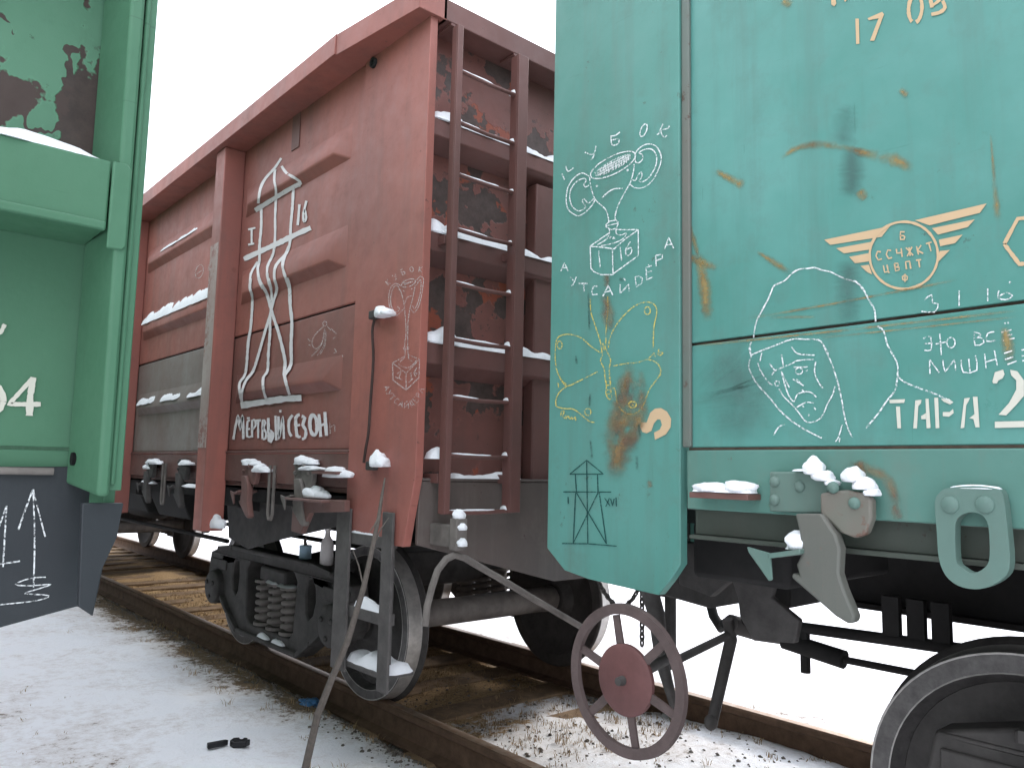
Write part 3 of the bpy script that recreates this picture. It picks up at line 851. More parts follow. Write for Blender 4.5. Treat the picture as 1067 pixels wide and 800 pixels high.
# end ladder
LY = 2.665; kx = LY/2.781
E_ = lambda x, z: (x*kx, H + (z - H)*kx)
b = MB(); xl, zl = E_(2.058, 1.165); xt, zt = E_(2.058, 3.424)
b.box(xl-.017, xl+.013, LY, LY+.010, zl, zt); b.box(xl-.017, xl-.009, LY+.0102, LY+.045, zl, zt)
xr, zr = E_(2.452, 1.165)
b.box(xr-.03, xr+.03, LY, LY+.010, zr, zt); b.box(xr-.03, xr-.020, LY+.0102, LY+.06, zr, zt)
for z in (3.38, 2.365, 1.32):
    for x in (xl, xr): b.box(x-.012, x+.012, LY+.062, Y0+.09, z-.02, z+.02)
lad = b.build('end_ladder', M['red_rib'], red, bevel=.002)
rung_z = [1.172, 1.422, 1.682, 1.946, 2.205, 2.457, 2.717, 2.968, 3.22]
for z in rung_z:
    zz = H + (z - H)*kx
    b = MB(); b.tube([(xl-.01, LY+.03, zz), ((xl+xr)/2, LY+.03, zz-.006), (xr+.01, LY+.03, zz)], .0095, 10); b.build('rung', M['red_rib'], lad)
# uncoupling lever on its bracket
b = MB(); b.box(1.965, 2.005, 2.60, Y0+.035, 1.04, 1.13); b.box(1.955, 2.012, 2.575, 2.625, 1.03, 1.16)
b.build('lever_bracket', M['steel_lt'], red, bevel=.006)
b = MB(); LQ = lambda px, py: (lambda q: (q[0], 2.6, q[1]))(SY(px, py, 2.6))
b.tube([LQ(606, 653), LQ(560, 626), LQ(520, 602), LQ(484, 581), LQ(474, 578), LQ(465, 582), LQ(456, 594), LQ(450, 612), LQ(445, 632), LQ(443, 652)], .0145, 10)
b.build('uncoupling_lever', M['steel_lt'], red)
# chain and hose by the coupler
b = MB()
cp = sm([(LQ(*p)[0], LQ(*p)[2]) for p in ((624,606),(632,620),(645,632),(659,624),(668,606))], 5)
def chain(b, P, Y):
    for i in range(len(P) - 1):
        a, c = Vector((P[i][0], Y, P[i][1])), Vector((P[i+1][0], Y, P[i+1][1]))
        t = (c - a); L = t.length; t.normalize(); m_ = (a + c)/2
        nrm = Vector((0, 1, 0)) if i % 2 else t.cross(Vector((0, 1, 0)))
        u = t; v = nrm.cross(t).normalized()
        b.tube([m_ + u*math.cos(q)*L*.72 + v*math.sin(q)*L*.38 for q in np.linspace(0, 2*math.pi, 13)[:-1]], .0055, 6, True)
chain(b, cp, 2.6)
cp2 = [(LQ(669, 612 + i*6)[0], LQ(669, 612 + i*6)[2]) for i in range(11)]
chain(b, cp2, 2.6)
b.build('chain', M['steel'], red)
b = MB(); b.tube([(3.62, Y0+.1, .92), (3.62, 2.62, .90), (3.62, 2.55, .80), (3.60, 2.48, .62), (3.58, 2.42, .57), (3.55, 2.38, .60)], .026, 12); b.build('brake_hose', M['rubber'], red)
coupler(red, Y0+.05, -1)
frame_of(red, Y0, Y0+LEN)
b = MB(); b.box(XS+.09, XS+.12, Y0+.6, Y0+LEN-.6, 1.14, 1.232); b.build('lower_sill', M['dark'], red)
b = MB(); b.prism([[SX(*p, 2.12) for p in ((236,506),(352,508),(352,548),(292,562),(258,572),(238,560))]], 2.12, 2.135, 'x'); b.build('bolster_cover', M['steel'], red, bevel=.004)
n0 = bogie(red, 5.165, TC, True)
for o in n0: copy_tree(o, red, 8.0)
b = MB(); b.lathe([(-.45,0),(-.45,.12),(-.4,.16),(.4,.16),(.45,.12),(.45,0)], (2.75, 9.3, .92), 24, 'y'); b.build('brake_cylinder', M['dark'], red)
b = MB(); b.tube([(2.6, 6.6, .72), (2.6, 12, .72)], .02, 8); b.tube([(2.9, 4.6, .80), (2.9, 12, .80)], .018, 8); b.build('brake_rod', M['dark'], red)
# footstep below the corner plate
b = MB()
for (ya, yc) in ((SX(363, 600, XS-.03)[0], SX(349, 600, XS-.03)[0]), (SX(408, 600, XS-.03)[0], SX(397, 600, XS-.03)[0])):
    b.box(XS-.035, XS-.022, ya, yc, .44 if ya > 3 else .42, 1.17)
    b.box(XS-.0215, XS+.03, yc-.012, yc, .45, 1.17)
for z in (1.06, .735): b.box(XS-.02, XS+.03, 2.93, 3.31, z-.05, z)
b.box(XS-.021, XS+.14, 2.93, 3.31, .465, .485)
b.build('footstep', M['step_steel'], red, bevel=.003)
# hanging cable with its two clips
b = MB(); b.tube([(XS-.03, *SX(*p, XS-.03)) for p in sm([(391,330),(388,345),(389,375),(386,420),(384,450),(381,468),(379,482)], 4)], .0065, 8)
cab = b.build('cable', M['cable'], red)
for p in ((391,327),(388,484)):
    b = MB(); q = SX(*p, XS-.03); b.box(XS-.05, XS-.016, q[0]-.03, q[0]+.03, q[1]-.025, q[1]+.015); b.build('clip', M['steel'], cab, bevel=.006)
q = SX(390, 66, XS-.017); b = MB(); b.lathe([(0,.026),(-.014,.026),(-.014,.016),(-.003,.014),(-.003,0)], (XS-.016, *q), 18, 'x'); b.build('lashing_eye', M['dark'], red)
q = SX(309, 133, XS-.002); b = MB(); b.box(XS-.006, XS-.001, q[0]-.05, q[0]+.05, q[1]-.13, q[1]+.08); b.build('mounting_plate', M['red_low'], red, bevel=.002)
# hatch locks, loops and stop below the side sheets
for px, mir in ((262, 1), (318, 1)):
    y = SX(px, 505, XS-.03)[0]; hatch_lock(red, y, 1.30, XS-.013, mir, 'red_low' if px == 262 else 'steel_lt', .95)
for px in (158, 192):
    y = SX(px, 500, XS-.03)[0]; hatch_lock(red, y, 1.30, XS-.013, 1, 'steel', .95)
for px in (285, 172):
    y = SX(px, 500, XS-.03)[0]; b = MB(); b.tube([(XS-.04, y+.03, 1.36),(XS-.04, y+.03, 1.10),(XS-.04, y+.015, 1.07),(XS-.04, y-.015, 1.07),(XS-.04, y-.03, 1.10),(XS-.04, y-.03, 1.36)], .009, 8); b.build('hanging_loop', M['steel_lt'], red)
b = MB(); q = [SX(*p, XS-.06) for p in ((308,519),(362,521),(362,533),(325,534),(316,556),(306,553))]
b.prism([q], XS-.075, XS-.045, 'x'); b.box(XS-.12, XS+.06, 3.36, q[0][0], q[0][1]-.006, q[0][1]+.006); b.build('hatch_stop', M['red_low'], red, bevel=.004)
b = MB(); y = SX(347, 493, XS-.05)[0]; b.box(XS-.10, XS-.013, y-.12, y+.12, 1.325, 1.338); b.build('shelf', M['red_low'], red)

# marks on the red wagon
def put_red(px, py, eps):
    X = XS
    for _ in range(10):
        y, z = SX(px, py, X); X = .45*X + .55*(XS - relief(y, z))
    X -= eps + .0015; y, z = SX(px, py, X); return (X, y, z)
K_, L_, Mm = (235,155,5.518), (235,290,5.718), (235,410,8.892)
D = Draw(put_red)
for pts, wd in (([(320,55),(280,115),(230,170),(200,230),(188,315)],2.3), ([(322,100),(350,140),(400,170),(432,200),(390,225)],2.4), ([(285,120),(280,180),(290,240),(288,320),(285,400),(285,500),(275,600),(240,680),(245,760),(262,805)],2.2),
    ([(170,355),(250,305),(330,255),(400,215),(430,205)],4.2), ([(105,635),(200,590),(300,545),(400,495),(490,455)],4.6),
    ([(205,330),(205,450),(195,560),(195,640),(185,690),(195,760),(215,805)],2.4), ([(390,225),(385,330),(375,440),(370,540),(350,600),(290,670),(280,740),(297,805)],2.4), ([(365,560),(330,650),(335,710),(367,800)],2.6),
    ([(185,650),(145,720),(140,805)],2.0), ([(150,455),(150,550)],1.8), ([(130,465),(172,455)],1.6), ([(130,552),(165,545)],1.6), ([(425,320),(415,440)],2.2), ([(465,300),(447,380),(452,420),(464,395),(455,350)],2.0)):
    D.stroke(K_, pts, wd*1.15, wob=.3)
for pts, wd in (([(150,0),(145,60),(160,120),(150,290),(135,380),(120,560),(85,620),(85,680),(105,765)],2.4), ([(198,0),(215,40),(245,90),(270,180),(285,230),(315,320),(340,420),(355,500),(350,570),(365,640),(382,695)],2.8),
    ([(255,0),(270,60),(275,120),(270,200),(240,300),(200,440),(165,550),(120,610),(95,690),(100,750)],2.4), ([(292,10),(305,65),(285,140),(265,230),(265,320),(255,450),(250,550),(225,590),(225,660),(242,720)],2.4), ([(362,0),(380,40),(385,160),(395,260),(390,400),(390,510),(355,570)],2.9), ([(90,757),(220,737),(330,720),(452,712)],5.8)):
    D.stroke(L_, pts, wd*1.15, wob=.3)
D.build('tower_drawing', M['white_paint'], red, 'tall white brush drawing of a lattice tower between I and 16')
D = Draw(put_red)
for pts, wd in (([(72,425),(115,200),(135,340),(158,200),(165,420)],2.5), ([(228,250),(203,262),(200,395),(236,395)],2.2), ([(203,330),(228,325)],2.0), ([(198,228),(225,225)],2.0), ([(247,405),(247,250),(277,255),(277,300),(250,330)],2.2), ([(270,250),(328,248)],2.2), ([(302,250),(302,412)],2.2),
    ([(342,420),(345,245),(370,270),(350,320),(374,360),(370,415),(345,420)],2.2), ([(396,225),(402,435),(432,420),(440,365),(405,340)],3.0), ([(415,420),(420,360)],3.2), ([(462,205),(470,432)],2.5), ([(490,210),(496,420),(530,210),(541,420)],2.4), ([(497,163),(518,163)],2.4),
    ([(622,200),(588,250),(588,350),(612,395)],2.8), ([(688,195),(650,225),(662,390),(697,395)],3.2), ([(655,300),(690,288)],2.6), ([(705,210),(735,225),(715,290),(745,340),(735,410),(708,418)],3.2), ([(865,190),(882,400)],3.4), ([(920,170),(935,390)],3.4), ([(872,300),(932,275)],3.0)):
    D.stroke(Mm, pts, wd, 2)
D.ell(Mm, (815,292), 34, 92, -4, 3.6)
D.build('painted_lettering', M['white_paint'], red, 'white brush lettering of two words under the tower')
D = Draw(put_red)
for pts in ([(965,260),(970,372)], [(975,310),(1010,290),(1012,352)]): D.stroke(Mm, pts, .8)
for pts in ([(585,285),(530,340),(515,390),(540,420),(575,380),(590,300)], [(590,300),(570,400),(510,465)], [(595,310),(585,400),(545,460)], [(600,320),(592,400),(565,450)], [(605,285),(629,310)], [(490,360),(505,375)], [(495,395),(508,400)], [(640,360),(655,350)], [(630,300),(660,330)]): D.stroke(L_, pts, .75)
D.ell(L_, (592,270), 12, 14, 0, .8)
for pts in ([(695,455),(700,470)], [(650,420),(660,440),(645,445)]): D.stroke(L_, pts, .8)
cl = (120,240,3.076)
D.ell(cl, (270,132), 12, 22, 15, .7); D.stroke(cl, [(262,140),(278,128)], .7); D.stroke(cl, [(300,110),(298,130)], .7)
D.build('chalk_insect', M['chalk_faint'], red, 'small thin chalk insect right of the tower')
put_rc = on_x(XS-.0175)
N_, O_ = (395,270,8.89), (395,350,8.89)
D = Draw(put_rc)
D.ell(N_, (272,222), 68, 32, -20, .9)
for k in range(9): D.stroke(N_, [(232+k*10, 245-k*4.2), (226+k*11, 222-k*2.5)], 1.0, 0)
for pts in ([(205,250),(155,225),(110,260),(90,340),(95,430),(120,500),(155,525),(195,495),(235,450)], [(190,290),(175,250),(140,255),(110,330),(112,430),(150,490),(190,465),(170,440)], [(340,205),(380,160),(412,185),(405,260),(390,350),(365,440),(325,495),(295,460)], [(345,240),(385,190),(387,280),(360,400),(330,460),(310,430)],
    [(195,280),(225,380),(235,450),(245,560),(250,680),(235,810)], [(335,240),(310,370),(285,460),(270,560),(265,680),(265,810)], [(240,405),(260,355),(300,340)], [(222,290),(235,300)], [(300,270),(305,280)]): D.stroke(N_, pts, .8)
for pts in ([(235,90),(240,130),(235,200),(180,255),(230,290),(290,285),(350,220)], [(265,90),(265,130),(275,210),(310,235)]): D.stroke(O_, pts, .8)
for pts in ([(225,105),(280,105),(275,122),(230,125),(225,105)], [(235,190),(125,250),(250,345),(375,215),(270,175)], [(125,250),(130,410),(250,500),(250,345)], [(375,215),(370,385),(250,500)], [(170,350),(205,320),(185,390)], [(150,380),(215,405)], [(285,350),(300,340),(297,400)], [(275,430),(312,395)], [(350,295),(322,340),(335,372),(352,345),(330,340)]): D.stroke(O_, pts, .85, 0)
D.text(O_, 'АУТСАЙДЕРА', [(72,480),(115,560),(190,620),(270,640),(340,590),(388,500)], 52, .75)
D.text(N_, 'КУБОК', [(82,215),(158,155),(240,110),(325,90),(385,95)], 50, .7)
D.build('chalk_trophy', M['chalk_faint'], red, 'thin chalk drawing of a tall trophy cup on a numbered box')

# snow on the red wagon's ledges
b = MB()
SN = .105
for i, (zb, zt) in enumerate(RR):
    x0 = XS + .05
    snow_strip(b, (x0, Y0+.03, zt+.0), (XF-.3, Y0+.03, zt+.0), (0, .10, .030), .035 if i else .04, i)
    snow_strip(b, (x0, Y0+.025, zt+.004), (x0+.18, Y0+.025, zt+.004), (0, .10, .03), .065, i+9)
snow_strip(b, (XS+.22, Y0+.02, 1.322), (XS+.62, Y0+.02, 1.322), (0, .10, 0), .03, 4)
snow_strip(b, (XS+.06, Y0-.02, 1.405), (XS+.15, Y0-.02, 1.405), (0, .10, 0), .07, 5)
for z in rung_z:
    zz = H + (z - H)*kx
    snow_strip(b, (xl+.02, LY+.024, zz+.006), (xl+.02+random.uniform(.1,.3), LY+.024, zz+.004), (0, .012, 0), .006, z*3)
    if z < 3.3: snow_strip(b, (xr-.045, LY+.018, zz+.006), (xr+.012, LY+.018, zz+.006), (0, .05, 0), .038, z*5, .008)
def blob(b, c, r3, seed):
    # a clod of snow: flat underneath, bulging and uneven above
    bm = bmesh.new(); bmesh.ops.create_icosphere(bm, subdivisions=3, radius=1)
    for v in bm.verts:
        d = v.co.normalized()
        k = 1 + 0.30*noise.noise(d*1.5 + Vector((seed*3.1, seed, 0))) + 0.10*noise.noise(d*4.0 + Vector((seed, 2, seed)))
        p = d*k
        p.z = p.z*.92 + .12 if p.z > -.25 else -.12 + p.z*.12
        v.co = Vector((c[0] + p.x*r3[0], c[1] + p.y*r3[1], c[2] + (p.z + .12)*r3[2]))
    bm.verts.index_update(); b.add([v.co[:] for v in bm.verts], [[v.index for v in f.verts] for f in bm.faces]); bm.free()
def lump(px, py, X, wpx, h, dep=.09, seed=0, dx=0):
    y1, z1 = SX(px - wpx/2, py, X); y2, z2 = SX(px + wpx/2, py, X)
    rr = abs(y1 - y2)/2
    blob(b, (X + dep*.5, (y1 + y2)/2 + rr*.25, min(z1, z2)), (dep*.55, rr*.8, h*.8), seed)
    blob(b, (X + dep*.55, (y1 + y2)/2 - rr*.45, min(z1, z2)), (dep*.5, rr*.6, h*.5), seed + 3)
for px, py, wp, h in ((256,484,14,.055),(266,491,16,.07),(312,483,22,.06),(319,489,26,.035),(345,496,28,.075),(323,517,26,.085),(156,483,14,.06),(151,488,10,.05),(189,484,12,.05),(150,503,10,.045),(195,507,18,.035),(388,485,13,.10),(393,326,15,.07),(219,548,14,.12)):
    lump(px, py, XS-.085, wp*.92, h*.72, .07, px*.1)
for dz, rr, hh, dy in ((1.16, .030, .030, .60), (1.115, .022, .022, .575), (1.05, .024, .026, .572)): blob(b, (1.984, 2.0 + dy, dz), (rr, rr*.8, hh), dz)
q = bumps_for(1)
for (a, c, zb, zt), hh in zip(q, (.012, .05, .02)):
    if hh > .03: snow_strip(b, (XS-.048, a+.1, zt-.105), (XS-.048, c-.05, zt-.105), (.075, 0, .09), hh, zt)
    else:
        for t0, t1 in ((.25, .75),) if hh < .015 else ((.05,.25),(.35,.6),(.7,.95)): snow_strip(b, (XS-.046, a+(c-a)*t0, zt-.10), (XS-.046, a+(c-a)*t1, zt-.10), (.05, 0, .06), hh, zt)
for z, w0, w1 in ((1.062, 2.98, 3.28), (.737, 2.97, 3.22)): snow_strip(b, (XS-.018, w0, z), (XS-.018, w1, z), (.05, 0, 0), .04, z)
snow_strip(b, (XS-.01, 2.90, .487), (XS-.01, 3.29, .487), (.145, 0, 0), .045, 1)
for dy in (-.2, .0): snow_strip(b, (2.33, 5.165+dy-.09, .565), (2.33, 5.165+dy+.09, .565), (.11, 0, 0), .02, dy)
for dy, z in ((-.18, .20), (.05, .20)): snow_strip(b, (2.315, 5.165+dy-.1, z), (2.315, 5.165+dy+.08, z), (.05, 0, 0), .025, dy+3)
sn = b.build('ledge_snow', M['snow'], None, smooth=80, base=(XS, Y0, 1))
tag(sn, 'thin white snow lying on the ribs, rungs, hooks and step of the red wagon', 'snow', kind='stuff')

# ------------------------------------------------------------------ the teal wagon
Y1 = 1.934
teal = empty('freight_wagon', (TC, Y1 - LEN/2, 0), 'teal green freight wagon covered in chalk drawings, standing nearest on the right', 'freight wagon')
XP = XS - .022
q = [SX(*p, XP) for p in ((577,572),(588,594),(612,603),(686,620),(697,606),(709,588))]
b = MB(); b.prism([[(Y1, 3.40), (Y1, q[0][1])] + q[1:] + [(q[5][0], 3.40)]], XP, XS+.012, 'x')
tpost = b.build('corner_post', M['teal_post'], teal, bevel=.003)
corner(teal, Y1-LEN, 1, M['teal']); corner(teal, Y1, -1, M['teal'], XF+.015, -1); corner(teal, Y1-LEN, 1, M['teal'], XF+.015, -1)
tp = [-.16, -2.25, -4.43, -6.6, -8.7]
te = [q[5][0] - .012] + tp + [Y1-LEN+.565]
for i in range(6):
    yc, ya = te[i] - .002, te[i+1] + .002
    zg = 1.737
    for (za, zc, nm) in ((zg+.004, 3.40, 0), (1.437, zg-.004, 0)):
        b = MB(); b.box(XS, XS+.012, ya, yc, za, zc); b.build('side_panel', M['teal'], teal, bevel=.002)
    b = MB(); b.box(XS+.014, XS+.022, ya, yc, zg-.03, zg+.03); b.build('panel_seam', M['seam'], teal)
    b = MB(); b.box(XS-.010, XS+.012, ya, yc, 1.262, 1.4285); b.build('side_sill', M['teal_low'], teal, bevel=.004)
    b = MB(); b.box(XS+.002, XS+.018, ya, yc, 1.4286, 1.436); b.build('sill_weld', M['seam'], teal)
    b = MB(); b.box(XS+.03, XS+.045, ya, yc, 1.19, 1.26); b.box(XS+.0, XS+.06, ya, yc, 1.178, 1.189); b.build('lower_sill', M['sill_grime'], teal, bevel=.002)
    b = MB(); b.box(XF-.012, XF, ya, yc, 1.262, 3.40); b.build('side_panel', M['teal'], teal)
# grimy groove between corner plate and panel
b = MB(); b.box(XS-.014, XS-.001, q[5][0]-.030, q[5][0]-.0008, 1.437, 3.40); b.build('weld_strip', paint('weld_grime', (0.12,0.155,0.135), (0.15,0.135,0.115), rust=(0.09,0.06,0.045), chips=.58, streak=.5, dust=(0.16,0.13,0.11), seed=2), teal, bevel=.004)
for y in tp:
    for X, X2 in ((XS-.135, XS-.001), (XF+.001, XF+.135)):
        b = MB(); b.box(X, X2, y-.075, y+.075, .955, 3.374); b.build('side_post', M['teal'], teal, bevel=.006)
for X, X2 in ((1.72, XS-.025), (XF+.001, XF+.16)):
    b = MB(); b.box(X, X2, Y1-LEN, Y1, 3.402, 3.50); b.build('top_chord', M['teal'], teal, bevel=.004)
end_wall(teal, Y1, -1, XS, XF, M['teal_low'], M['teal_low'], M['steel'], RR)
end_wall(teal, Y1-LEN, 1, XS, XF, M['teal_low'], M['teal_low'], M['steel'], RR)
frame_of(teal, Y1-LEN, Y1)
coupler(teal, Y1-.05, 1)
n1 = bogie(teal, Y1 - 2.125, TC)
for o in n1: copy_tree(o, teal, -8.0)
b = MB()
p0, p1 = SX(832, 653, 3.0), SX(1000, 676, 3.0)
b.tube([(3.0, p0[0]+.25, p0[1]-.01), (3.0, *p0), (3.0, *p1), (3.0, -1.5, .83)], .022, 10)
for px in (930, 956, 982): r = SX(px, 665, 3.0); b.box(2.985, 3.015, r[0]-.03, r[0]+.03, .76, .93)
b.build('brake_rod', M['dark'], teal)
b = MB(); p0, p1 = SX(880, 687, 3.0), SX(952, 701, 3.0)
b.tube([(3.0, p0[0]+.25, p0[1]+.03), (3.0, *p0)], .036, 12); b.tube([(3.0, *p0), (3.0, *p1), (3.0, -.3, .66)], .014, 8)
b.tube([(3.0, p0[0]+.16, p0[1]-.08), (3.0, p0[0]+.16, p0[1]+.10)], .02, 8)
b.build('slack_adjuster', M['dark'], teal)
# bent plate hanging under the sill, and the shelf of the striker behind it
b = MB(); pl = [SX(*p, 2.30) for p in C12([(20,330),(330,360),(300,500),(385,570),(372,640),(245,632),(205,560),(198,500),(180,450),(120,500),(20,460)])]
b.prism([pl], 2.30, 2.33, 'x'); b.build('hanger_plate', M['steel'], teal, bevel=.006)
b = MB(); b.box(2.20, 2.9, 1.25, 1.6, 1.02, 1.21); b.build('side_bearer', M['dark'], teal, bevel=.02)
# hand brake: wheel, shaft, gear, hanger
HC = Vector((1.80, 1.541, .765))
b = MB()
b.lathe([(-.010,.184),(-.010,.213),(.006,.215),(.009,.199),(.006,.184)], HC, 64, 'x', True)
hw = b.build('brake_wheel', M['wheel_rim'], teal, smooth=50)
hw['label'] = 'spoked brown hand brake wheel'
for k in range(6):
    b = MB(); t = R_(12 + 60*k); d = Vector((0, math.sin(t), math.cos(t))); s = Vector((0, d.z, -d.y))*.013
    p0, p1 = HC + d*.085, HC + d*.182
    vs = [p0 - s, p0 + s, p1 + s*.9, p1 - s*.9]; e = Vector((.004, 0, 0))
    b.add([v - e for v in vs] + [v + e for v in vs], [(0,1,2,3),(7,6,5,4),(0,4,5,1),(1,5,6,2),(2,6,7,3),(3,7,4,0)])
    b.build('spoke', M['wheel_rim'], hw)
b = MB(); b.lathe([(-.012,0),(-.014,.09),(-.006,.101),(.006,.101),(.01,.09),(.01,0)], HC, 40, 'x'); b.build('hub', M['wheel_red'], hw)
b = MB(); b.lathe([(-.035,0),(-.035,.012),(-.013,.014),(-.013,0)], HC, 10, 'x'); b.build('nut', M['steel'], hw)
b = MB(); T_ = lambda px, py: (lambda q: Vector((q[0], 1.95, q[1])))(SY(px, py, 1.95))
b.tube([HC + Vector((.012,0,0)), HC + Vector((.35,.10,.0)), (2.45, 1.93, .69), T_(700,690), T_(766,658)], .017, 10)
b.tube([T_(758,645), T_(762,665), T_(742,752)], [.022, .026, .023], 10); b.ball(T_(741,752), .032, sq=(1.1,.8,1))
b.tube([T_(768,648) + Vector((-.05,0,0)), T_(772,660) + Vector((.10,-.02,.0)), T_(835,665)], .04, 10)
b.ball(T_(820,660), .05)
b.build('brake_shaft', M['steel'], teal)
b = MB(); c0, c1 = T_(697,605), T_(704,692); b.box(c0.x-.016, c0.x+.022, 1.93, 1.96, c1.z-.01, 1.05); b.box(c0.x-.03, c0.x+.04, 1.91, 1.975, c0.z-.06, c0.z-.03)
b.tube([T_(676,612), T_(684,640), T_(690,690), T_(703,738)], [.035,.033,.026,.016], 10)
b.build('shaft_hanger', M['steel'], teal, bevel=.003)
# fittings on the side sill
b = MB()
y0, z0 = SX(718, 516, 1.80); y1, z1 = SX(779, 517, 1.80)
b.box(1.80, XS-.011, y1, y0, z0-.006, z0+.010); b.build('shelf', M['red_low'], teal, bevel=.002)
rl = SX(845, 533, 1.83)
tl = hatch_lock(teal, rl[0], rl[1], XS-.012, 1, 'teal_grey')
for ch in kids(tl):
    if ch.name.startswith('hook'):
        ch.data.materials[0] = paint('grey_hook_paint', (0.125,0.122,0.105), (0.11,0.115,0.10), rust=(0.17,0.10,0.08), chips=.6, streak=.5, dust=(0.17,0.15,0.13), seed=4)
    if ch.name.startswith('lug'): ch.data.materials[0] = M['red_low'] if False else paint('rusty_lug', (0.17,0.12,0.10), (0.14,0.17,0.14), rust=(0.16,0.07,0.045), chips=.55, streak=.5, seed=6)
b = MB(); P_ = [(rl[0]+p[0], rl[1]+p[1]) for p in RING_O]; I_ = [(rl[0]+p[0], rl[1]+p[1]) for p in RING_I]
b.prism([sm(P_, 3, True)[:-1], sm(I_, 3, True)[:-1]], XS-.052, XS-.020, 'x')
rg = b.build('tie_down_ring', M['teal_grey'], teal, bevel=.006)
for p in ((845,220),(950,220)):
    b = MB(); b.bolt((XS-.0515, *SX(*C12([p])[0], XS-.05)), .019, 'x', -.009); b.build('rivet', M['teal_grey'], rg)

# marks on the teal wagon
put_tp, put_ts = on_x(XP - .0006), on_x(XS - .0006)
A_, B_, C_, D_, Ee = (580,120,8), (580,210,8), (575,300,8), (575,390,8), (575,470,8)
D = Draw(put_tp)
D.ell(A_, (470,417), 208, 72, -27, 1.3)
for k in range(24):
    u = -165 + k*14; g = R_(-27); hh = 44*math.sqrt(max(0, 1-(u/178)**2))
    c_ = (470+u*math.cos(g), 417+u*math.sin(g))
    D.stroke(A_, [(c_[0]+random.uniform(-4,4), c_[1]-hh), (c_[0]+6+random.uniform(-4,4), c_[1]+hh)], 1.0, 0)
for k in (-20, 0, 20): D.stroke(A_, [(470-150*math.cos(R_(27)), 417+150*math.sin(R_(27))+k), (470+145*math.cos(R_(27)), 417-145*math.sin(R_(27))+k)], .9, 0)
for pts in ([(275,515),(230,487),(190,490),(140,530),(100,590),(82,660),(82,740),(100,790),(130,818),(185,840),(250,800),(300,745),(320,705)], [(270,585),(240,600),(228,580),(245,550),(235,530),(200,535),(150,570),(115,630),(110,700),(130,760),(170,795),(205,795),(240,765),(215,720),(230,700),(265,735),(310,695)],
    [(650,330),(680,285),(730,250),(780,242),(830,262),(865,320),(872,380),(850,450),(810,530),(750,590),(690,610),(640,600),(610,575)], [(655,340),(655,385),(680,400),(715,370),(715,330),(695,322),(690,310),(740,285),(790,285),(825,320),(835,380),(815,450),(770,520),(720,555),(690,550),(712,510),(705,475),(680,500),(655,545),(625,535)],
    [(275,520),(285,600),(320,700),(370,750),(410,790),(430,850),(435,900)], [(645,410),(640,470),(615,560),(560,660),(510,760),(490,830),(490,870),(515,895)], [(380,690),(420,650),(480,615),(552,612)],
    [(45,490),(66,538)], [(75,425),(95,470),(140,440)], [(235,310),(285,330),(312,320)], [(328,258),(310,340),(285,375)], [(450,175),(490,170),(528,142)], [(453,180),(462,250),(510,240),(518,200),(460,210)], [(885,75),(850,155),(835,160)], [(940,85),(930,110),(870,132),(895,186),(918,170)]): D.stroke(A_, pts, 1.15)
D.ell(A_, (725,127), 24, 56, 22, 1.2)
D.dot(A_, (592,460), 9); D.dot(A_, (335,590), 9)
for pts in ([(440,165),(407,205),(435,225),(440,260),(420,310),(340,362)], [(515,185),(495,235),(500,270),(540,280),(582,262),(555,310),(480,345),(370,370)], [(410,205),(515,180)], [(440,165),(500,155)], [(445,230),(460,235),(490,225)], [(615,335),(580,390),(578,440),(600,450),(625,420),(620,385),(585,400)], [(440,310),(455,290)], [(470,315),(475,295)], [(485,312),(480,295)]): D.stroke(B_, pts, 1.15)
for pts in ([(275,375),(345,378),(480,395),(575,310),(682,235),(500,235)], [(275,375),(435,265)], [(280,375),(285,555),(310,585),(370,610),(470,610),(465,400)], [(475,600),(682,450),(680,240)], [(352,410),(362,550)], [(530,380),(542,492)],
    [(35,580),(65,512),(95,580)], [(45,555),(88,550)], [(115,630),(140,660)], [(165,628),(140,690),(122,700)], [(185,683),(258,683)], [(225,685),(230,755)], [(342,705),(310,705),(292,745),(300,778),(342,772)], [(385,790),(430,700),(468,780)], [(405,755),(450,745)], [(530,690),(528,770),(600,690),(605,750)], [(560,640),(575,660)], [(655,630),(665,712),(710,680),(714,640),(685,620),(650,632)], [(745,545),(750,652),(802,630)], [(745,590),(795,580)], [(745,550),(792,535)], [(762,530),(770,528)], [(825,450),(830,540)], [(825,450),(882,440),(880,475),(830,492)], [(900,395),(935,300),(975,390)], [(910,365),(960,355)]): D.stroke(B_, pts, 1.2, 0)
D.build('chalk_trophy', M['chalk'], teal, 'white chalk drawing of a frowning trophy cup on a numbered box')
D = Draw(put_tp)
for pts in ([(320,90),(325,200),(360,310),(400,430),(412,490)], [(465,70),(468,180),(455,300),(450,470)], [(410,480),(420,560),(405,610),(435,670),(445,760),(450,800)], [(440,480),(465,540),(490,600),(478,680),(490,780),(492,800)], [(425,460),(435,520),(455,470)],
    [(470,500),(490,400),(550,290),(640,190),(720,135),(800,118),(855,140),(875,200),(850,330),(845,500)], [(515,650),(620,630),(720,620),(800,590),(845,550)], [(800,595),(870,620),(908,680),(890,740),(845,800)], [(405,540),(330,490),(250,420),(170,390),(100,390),(45,420),(30,500),(28,600),(45,700),(90,780),(125,800)], [(380,698),(270,755),(175,800)], [(850,540),(862,572)], [(895,510),(880,545),(905,562),(925,540),(890,535)]): D.stroke(C_, pts, 1.05)
